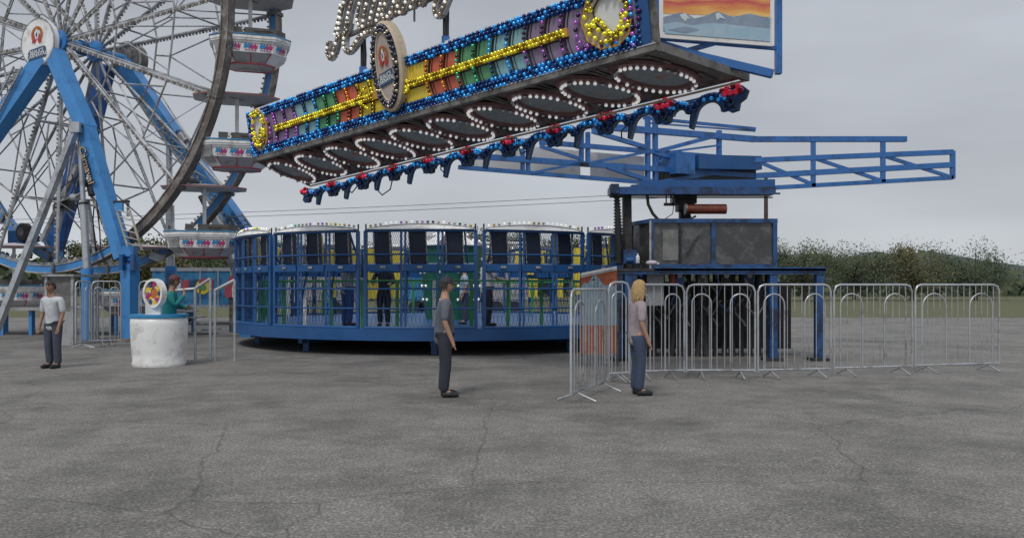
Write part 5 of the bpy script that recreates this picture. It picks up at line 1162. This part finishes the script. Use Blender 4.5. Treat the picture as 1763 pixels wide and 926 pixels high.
    if cap:
        CM_ = mat('cap_%s' % cap[0], cap[1], .7, var=.15, scale=20); BM_ = mat('capb_%s' % cap[0], cap[2], .6, var=.15, scale=20)
        mb = MB(); hv = []
        for j in range(8):
            th = math.pi*.5*j/7
            for i in range(n): ph = 2*math.pi*i/n; hv.append(P(hc+V((math.sin(th)*math.cos(ph)*.1, math.sin(th)*math.sin(ph)*.118, .035+math.cos(th)*.105))))
        mb.add(hv, [(j*n+i, (j+1)*n+i, (j+1)*n+(i+1) % n, j*n+(i+1) % n) for j in range(7) for i in range(n)], CM_, True)
        mb.sphere(P(hc+V((0, 0, .142))), .01, BM_, 8, 6); c = mb.build('cap', t)
        mb = MB(); A = [P(hc+V((.088*math.cos(rad(a)), .1*math.sin(rad(a)), .04))) for a in range(20, 161, 14)]; B = [P(hc+V((.07*math.cos(rad(a)), .1+.09*math.sin(rad(a)), .028-.0*a))) for a in range(20, 161, 14)]
        q = len(A); up_ = V((0, 0, .008)); mb.add(A+B+[v+up_ for v in A+B], [(i, i+1, q+i+1, q+i) for i in range(q-1)]+[(2*q+i, 3*q+i, 3*q+i+1, 2*q+i+1) for i in range(q-1)]+[(q+i, q+i+1, 3*q+i+1, 3*q+i) for i in range(q-1)], BM_, True); mb.build('cap_brim', c)
    # clothes
    def cloth(vs_, es_, nm, c):
        cm = mat('cloth_%d_%d_%d' % tuple(int(q*999) for q in c), c, .85, var=.15, scale=12, bump=.5); me = skin_obj(vs_, es_, nm, cm, t, 2)
        q = MB(); q.add([v.co.copy() for v in me.vertices], [list(p.vertices) for p in me.polygons], cm, True); return q.build(nm, t)
    tv = [(P((0, 0, .74)), .178*k, .135*k), (P((0, 0, 1.08)), .158*k, .12*k), (P((0, .02+lean*.1, 1.3)), .18*k, .13*k), (P((0, lean*.16, 1.5)), .085*k, .078*k)]; te = [(0, 1), (1, 2), (2, 3)]
    for s_, A in ((1, arm[0]), (-1, arm[1])):
        b = len(tv); tv += [(P((A[0][0]*s_, A[0][1]+lean*.15, A[0][2]-.01)), .08*k), (P((A[1][0]*s_, A[1][1]+lean*.15, A[1][2])), .06*k)]; te += [(2, b), (b, b+1)]
        if sleeves == 'long': tv.append((P((A[2][0]*s_, A[2][1]+lean*.15, A[2][2])), .05*k)); te.append((b+1, b+2))
    cloth(tv, te, 'shirt', shirt)
    tv = [(P((0, 0, 1.04)), .15*k, .115*k)]; te = []
    for s_ in (1, -1):
        b = len(tv); tv += [(P((.1*s_, 0, .84)), .112*k), (P((.105*s_, .02, .5)), .085*k), (P((.1*s_, -.02, .06)), .075*k)]; te += [(0, b), (b, b+1), (b+1, b+2)]
    cloth(tv, te, 'trousers', trousers)
    for s_ in (1, -1):
        mb = MB(); mb.sphere(P((.108*s_, .06, .045)), .06*k, BLACK, 12, 8, (1, 1, .75)); mb.tube([P((.105*s_, -.04, .045)), P((.108*s_, .14, .04)), P((.109*s_, .2, .035))], [.048*k, .05*k, .03*k], BLACK, 10); mb.build('shoe', t)
    return t
q = px(291, 490, 18.0); person(q.x, q.y, -78, 'person in a teal shirt and dark red cap with a hand raised to the chin', (.01, .2, .2), (.05, .06, .1), skin=SKIN2, H=1.78, cap=('maroon', (.1, .03, .035), (.07, .02, .025)), arms='chin', lean=.3, sleeves='long')
q = px(92, 490, 17.0); person(q.x, q.y, 165, 'dark-haired person in a white shirt in front of the grey booth window under the wheel', (.55, .57, .6), (.06, .07, .1), skin=SKIN2, H=1.66, arms='down', lean=.2)
q = px(765, 490, 12.6); person(q.x, q.y, -80, 'person in a navy cap with grey brim, in profile before the cage ride', (.12, .13, .16), (.03, .035, .05), hair=(.04, .03, .025), H=1.69, cap=('navy', (.02, .022, .035), (.17, .17, .19)))
q = px(1098, 490, 12.8); person(q.x, q.y, -80, 'blonde person standing by the barriers below the booth', (.35, .3, .32), (.05, .07, .12), hair=(.5, .34, .15), H=1.65, long_hair=True)
def inside(x, Y, face, label, shirt, trou, **k):
    q = px(x, 480, Y); person(q.x, q.y, face, label, shirt, trou, z0=ZF, **k)
inside(598, 21.4, -40, 'person in a blue and white top and jeans standing in the second cage section', (.3, .33, .4), (.03, .07, .22), hair=(.09, .05, .03), H=1.74, arms='rail')
inside(661, 21.2, 180, 'person dressed in black standing behind the leftmost pad of the middle cage section', (.015, .015, .018), (.02, .02, .025), H=1.6, arms='rail', sleeves='long')
inside(838, 21.3, -60, 'person in a pale grey shirt leaning in the left of the fourth cage section', (.5, .52, .58), (.02, .02, .03), hair=(.4, .3, .08), H=1.74, arms='rail')
inside(800, 22.4, 100, 'person in a light blue top at the right end of the middle cage section', (.35, .45, .55), (.05, .06, .1), hair=(.03, .02, .02), H=1.5, arms='down')

# ------------------------------------------------------------------ barriers and railings
def barrier(p, q, h, label, grp, name='crowd_barrier', arch=False):
    t = thing(name, (p.x, p.y, 0), label, 'barrier', grp); a, b = V((p.x, p.y, 0)), V((q.x, q.y, 0)); z = V((0, 0, 1)); L = (b-a).length; d = (b-a)/L
    mb = MB(); r = .12
    pts = [a+z*.12, a+z*(h-r), a+z*(h-.03)+d*.04, a+z*h+d*r, b+z*h-d*r, b+z*(h-.03)-d*.04, b+z*(h-r), b+z*.12]; mb.tube(pts, .019, SILVER, 8); mb.tube([a+z*.15, b+z*.15], .016, SILVER, 6); mb.build('frame', t)
    n = int(L/.13); mb = MB()
    for i in range(1, n):
        x = L*i/n; mb.tube([a+d*x+z*.15, a+d*x+z*h], .008, SILVER, 5)
    mb.build('bars', t)
    for f0, f1 in (((.08, .36), (.64, .92)) if L > .6 else ((.15, .85),)):
        mb = MB(); hp = h-.16; A_ = a+d*L*f0; B_ = a+d*L*f1; rr_ = (B_-A_).length/2; cc_ = (A_+B_)/2; ry = min(rr_, .3)
        mb.tube([A_+z*.15]+[cc_-d*rr_*math.cos(math.pi*j/12)+z*(hp-ry+ry*math.sin(math.pi*j/12)) for j in range(13)]+[B_+z*.15], .014, SILVER, 6); mb.build('inner_hoop', t)
    mb = MB(); s = d.cross(z)
    for e in (a+d*.25, b-d*.25): mb = MB(); mb.tube([e+s*.28+z*.02, e+z*.13, e-s*.28+z*.02], .014, SILVER, 6); mb.build('foot', t)
    return t
bl = [(px(983, 0, 11.8), px(1046, 0, 13.4), 'crowd barrier leading up to the mountain mural board'),
      (px(1048, 0, 14.4), px(1083, 0, 14.6), 'narrow crowd barrier in front of the blue deck legs'),
      (px(1086, 0, 14.8), px(1178, 0, 15.0), 'wide crowd barrier behind the blonde person'),
      (px(1182, 0, 15.0), px(1300, 0, 15.0), 'crowd barrier in front of the red cylinder and machinery'),
      (px(1305, 0, 15.0), px(1430, 0, 15.3), 'crowd barrier at the right end of the ride deck'),
      (px(1436, 0, 15.4), px(1570, 0, 15.8), 'crowd barrier standing free right of the deck'),
      (px(1576, 0, 15.9), px(1720, 0, 16.4), 'rightmost steel crowd barrier near the right edge')]
for i, (p, q, l) in enumerate(bl):
    hh = 1.6+(492-484)/F*15 if i > 0 else 1.6; barrier(p, q, 1.62 if i > 1 else (1.66 if i == 1 else 1.55), l, 'steel crowd barriers in front of the rides')
bl = [(px(158, 0, 23), px(208, 0, 23.4), 'low barred barrier just left of the blue foot post of the wheel'), (px(240, 0, 22.6), px(262, 0, 22.6), 'short barred barrier just right of the blue foot post of the wheel'), (px(130, 0, 22), px(156, 0, 22.6), 'narrow barred barrier beside the grey operator booth')]
for p, q, l in bl: barrier(p, q, 1.72, l, 'barred barriers round the wheel')
mb = MB()
for a, b in (((336, 497), (362, 480)), ((370, 500), (404, 482))): mb.tube([px(*a, 18.6), px(*b, 18.6)], .035, SILVER, 8)
mb.tube([px(362, 480, 18.6), px(362, 0, 18.6)*0+V((px(362, 480, 18.6).x, 18.6, 0))], .03, SILVER, 8); mb.tube([px(404, 482, 18.6), V((px(404, 482, 18.6).x, 18.6, 0))], .03, SILVER, 8)
for xx in (336, 370): mb.tube([px(xx, 497 if xx == 336 else 500, 18.6), V((px(xx, 0, 18.6).x, 18.6, 0))], .03, SILVER, 8)
mb.tube([px(300, 500, 18.6), px(336, 497, 18.6)], .03, SILVER, 8)
solo(mb, 'handrail', 'pale metal ramp handrail left of the cage ride', 'handrail', V((px(362, 480, 18.6).x, 18.6, 0)))

# ------------------------------------------------------------------ blue trailer with mural, operator booth, boards
TY = 36
def slab(mb, pts, d, m):
    P = [V(p) for p in pts]; Q = [p+V((0, d, 0)) for p in P]; n = len(P)
    mb.add(P+Q, [tuple(range(n)), tuple(range(2*n-1, n-1, -1))]+[(i, n+i, n+(i+1) % n, (i+1) % n) for i in range(n)], m)
TRB = mat('trailer_blue', (.03, .2, .42), .5, var=.35, scale=.8, c2=(.09, .36, .55), dirt=(.02, .1, .3), dirt_amt=.5)
tr = thing('mural_trailer', (px(330, 0, TY).x, TY, 0), 'long blue trailer with a fading wave mural behind gondola 4', 'trailer')
mb = MB(); xa, xb = px(262, 0, TY).x, px(470, 0, TY).x; zt = px(0, 463, TY).z; mb.box(((xa+xb)/2, TY+1.2, (zt+.7)/2), (xb-xa, 2.4, zt-.7), TRB); mb.build('trailer_body', tr)
mb = MB(); mb.box(((xa+xb)/2, TY+1.2, zt-.02), (xb-xa+.1, 2.5, .14), SILVER); mb.bar((xa, TY-.02, .75), (xb, TY-.02, .75), .06, .12, SILVER)
for x in (376, 398, 345): q = px(x, 466, TY); mb.bar((q.x, TY-.02, .8), (q.x, TY-.02, zt), .05, .04, SILVER, up=(0, 1, 0))
mb.build('trim', tr)
for x in (290, 310, 440):
    mb = MB(); q = px(x, 0, TY); mb.tube([(q.x, TY+.05, .48), (q.x, TY+.35, .48)], .48, BLACK, 24); mb.tube([(q.x, TY+.03, .48), (q.x, TY+.06, .48)], .24, SILVER, 16); mb.build('wheel', tr)
mb = MB()
for k in range(5):
    x = 300+k*14; slab(mb, [px(x, 484, TY-.03), px(x+12, 480, TY-.03), px(x+10, 500, TY-.03), px(x-2, 502, TY-.03)], .02, [WHITE, PINK, EMNAVY, YELLOW, PINK][k])
mb.ring(px(349, 494, TY-.04), V((1, 0, 0)), V((0, 0, 1)), .1, .3, YELLOW, 24, an=V((0, -1, 0)), thick=.02); mb.ring(px(349, 494, TY-.06), V((1, 0, 0)), V((0, 0, 1)), .0, .14, GREEN, 16, an=V((0, -1, 0)), thick=.01)
mb.ring(px(352, 494, TY-.05), V((1, 0, 0)), V((0, 0, 1)), .24, .36, PINK, 24, an=V((0, -1, 0)), thick=.01, a0=.3, a1=2.4)
mb.build('mural', tr)
# small painted scrolls on barrier-like boards in front of it
t = thing('fish_board', px(397, 500, 30), 'red and white curved cut-out board behind the ramp handrail', 'board'); mb = MB()
slab(mb, [px(x, y, 30) for x, y in ((388, 512), (386, 500), (390, 486), (396, 476), (405, 468), (407, 476), (402, 486), (399, 498), (400, 512))], .06, PINK); mb.build('red_curve', t)
mb = MB(); slab(mb, [px(x, y, 29.98) for x, y in ((400, 512), (399, 498), (402, 486), (407, 478), (408, 512))], .06, WHITE); mb.build('white_edge', t)
mb = MB(); c = px(396, 0, 30); mb.bar((c.x, 30.1, 0), (c.x, 30.1, 1.6), .1, .08, FRAMEGREY, up=(0, 1, 0)); mb.build('board_post', t)
# white round car with purple and yellow scroll inside, lower left
t = thing('kiddie_car', px(262, 506, 17.2), 'white-rimmed round ride car with purple and yellow painting beside the person in teal', 'ride car')
c = px(262, 505, 17.2); mb = MB(); ax = V((.866, -.5, 0)); az = V((0, 0, 1)); mb.ring(c, ax, az, .24, .29, WHITE, 36, an=V((-.5, -.866, 0)), thick=.12); mb.build('rim', t)
mb = MB(); fan = V((-.5, -.866, 0)); mb.ring(c-fan*.05, ax, az, 0.001, .245, EMORANGE, 30, an=fan, thick=.02)
for k in range(11): a = k*.57; mb.ring(c-fan*.035+ax*.16*math.cos(a)+az*.16*math.sin(a), ax, az, .02, .055, [PURP, YELLOW, EMWHITE][k % 3], 12, an=fan, thick=.015)
for k in range(9):
    a = k*.7; mb.ring(c-fan*.02+ax*.19*math.cos(a)+az*.19*math.sin(a), ax, az, .015, .05, [EMNAVY, YELLOW, PURP][k % 3], 12, an=fan, thick=.02)
mb.build('painted_face', t)
mb = MB(); cy = c.y+.35; mb.tube([(c.x, cy, z) for z in (0, .06, .1, .3, .55, .85, .95, 1.0)], [.5, .52, .5, .52, .54, .55, .54, .46], WHITE, 28); mb.tube([(c.x, cy, .97), (c.x, cy, 1.03)], .56, CYANG, 28); mb.bar((c.x, c.y+.06, .95), (c.x, c.y+.06, c.z-.22), .3, .06, WHITE, up=(0, 1, 0)); mb.build('car_body', t)
# grey operator booth under the wheel
t = thing('operator_booth', px(104, 506, 23.5), 'small grey booth with large pale windows under the bottom of the wheel', 'booth'); mb = MB(); by = 23.5
x0, x1 = px(80, 0, by).x, px(125, 0, by).x; zt = px(0, 474, by).z
for x in (x0, x1):
    for y in (by, by+1.4): mb.bar((x, y, 0), (x, y, zt), .07, .07, GREYPLATE, up=(0, 1, 0))
mb.box(((x0+x1)/2, by+.7, zt), (x1-x0+.15, 1.6, .06), GREYPLATE); mb.box(((x0+x1)/2, by+.03, .45), (x1-x0, .06, .9), GREYPLATE); mb.build('booth_shell', t)
mb = MB(); mb.box(((x0+x1)/2, by+.04, (zt+.9)/2), (x1-x0-.07, .02, zt-.97), GLASSL); mb.build('window', t)
# low white loading platform behind
t = thing('loading_platform', px(150, 500, 28.5), 'low pale loading platform with steps under the bottom of the wheel', 'platform'); mb = MB()
xa, xb = px(-90, 0, 28.5).x, px(300, 0, 28.5).x; mb.box(((xa+xb)/2, 29.3, .85), (xb-xa, 2.2, .1), GREYPLATE); mb.build('deck', t)
mb = MB()
for i in range(9):
    for y in (28.4, 30.2): mb = MB(); x = xa+(xb-xa)*i/8; mb.bar((x, y, 0), (x, y, .82), .1, .1, SKYBLUE, up=(0, 1, 0)); mb.build('platform_leg', t)
mb = MB()
for i in range(4): mb.box((xb+.2+i*.26, 29.2, .75-i*.2), (.28, 1.2, .05), GALV)
mb.build('step', t)
# mountain mural board right of the cage ride
t = thing('mountain_board', px(1030, 506, 17.4), 'board painted with icy blue peaks under an orange sky, below a white slanted awning', 'painted board'); MY = 17.4
ORA = mat('orange_sky_paint', (.6, .2, .06), .5, var=.3, scale=5, c2=(.45, .08, .05))
mb = MB(); zb = .25; P = [V((px(1001, 0, MY).x, MY, zb)), V((px(1062, 0, MY).x, MY, zb)), px(1062, 466, MY), px(1001, 476, MY)]; slab(mb, P, .06, ORA); mb.build('board', t)
mb = MB(); slab(mb, [px(x, y, MY-.02) for x, y in ((1001, 478), (1001, 470), (1062, 458), (1062, 465))], .08, WHITE); slab(mb, [px(x, y, MY-.24) for x, y in ((1001, 474), (1001, 471), (1062, 459), (1062, 462))], .3, WHITE); mb.build('awning', t)
mb = MB(); rr = random.Random(2); pk = [(1001, 492), (1007, 486), (1012, 488), (1019, 477), (1025, 471), (1031, 479), (1038, 489), (1045, 492), (1052, 487), (1058, 493), (1062, 490), (1062, 560), (1001, 560)]
slab(mb, [px(x, y, MY-.012) for x, y in pk], .01, IB)
for x, y in ((1025, 472), (1019, 479), (1009, 488), (1032, 482), (1053, 489)):
    slab(mb, [px(x, y, MY-.02), px(x+2, y+6, MY-.02), px(x+1, y+14, MY-.02), px(x-1, y+8, MY-.02)], .006, SNOW); slab(mb, [px(x+4, y+9, MY-.02), px(x+6, y+20, MY-.02), px(x+3, y+24, MY-.02)], .006, IB2)
for k in range(4): slab(mb, [px(1001+k*16, 481+(k % 2)*2, MY-.012), px(1012+k*14, 478, MY-.012), px(1014+k*14, 480, MY-.012), px(1004+k*15, 484, MY-.012)], .008, PINK)
mb.build('peaks', t)
mb = MB()
for x in (1001, 1062): q = px(x, 0, MY+.1); mb.bar((q.x, q.y, 0), (q.x, q.y, 1.75), .07, .07, FRAMEGREY, up=(0, 1, 0))
mb.build('board_post', t)
# far service trucks glimpsed behind the cages
for x0, x1, yt, Y, m_, lab in ((488, 600, 424, 44, GREYPLATE, 'grey box truck body behind the second cage section'), (690, 760, 424, 46, TRB, 'small blue stall behind the middle cage section'), (826, 910, 418, 45, GREYPLATE, 'long grey trailer seen behind the fourth cage section'), (1004, 1062, 420, 47, GREYPLATE, 'pale trailer behind the rightmost cage section')):
    xa, xb = px(x0, 0, Y).x, px(x1, 0, Y).x; zt = px(0, yt, Y).z; t = thing('box_trailer', ((xa+xb)/2, Y, 0), lab, 'trailer', 'trailers parked behind the cage ride')
    mb = MB(); mb.box(((xa+xb)/2, Y+1.2, (zt+.8)/2), (xb-xa, 2.4, zt-.8), m_)
    for i in range(12): x = xa+(xb-xa)*i/11; mb.bar((x, Y-.02, .85), (x, Y-.02, zt-.05), .04, .04, m_, up=(0, 1, 0))
    mb.build('trailer_body', t); mb = MB(); mb.box(((xa+xb)/2, Y+1.2, zt), (xb-xa+.1, 2.5, .1), WHITE); mb.build('roof', t)
    for x in (xa+.8, xb-.8):
        mb = MB(); mb.tube([(x, Y+.05, .42), (x, Y+.35, .42)], .42, BLACK, 18); mb.build('wheel', t)
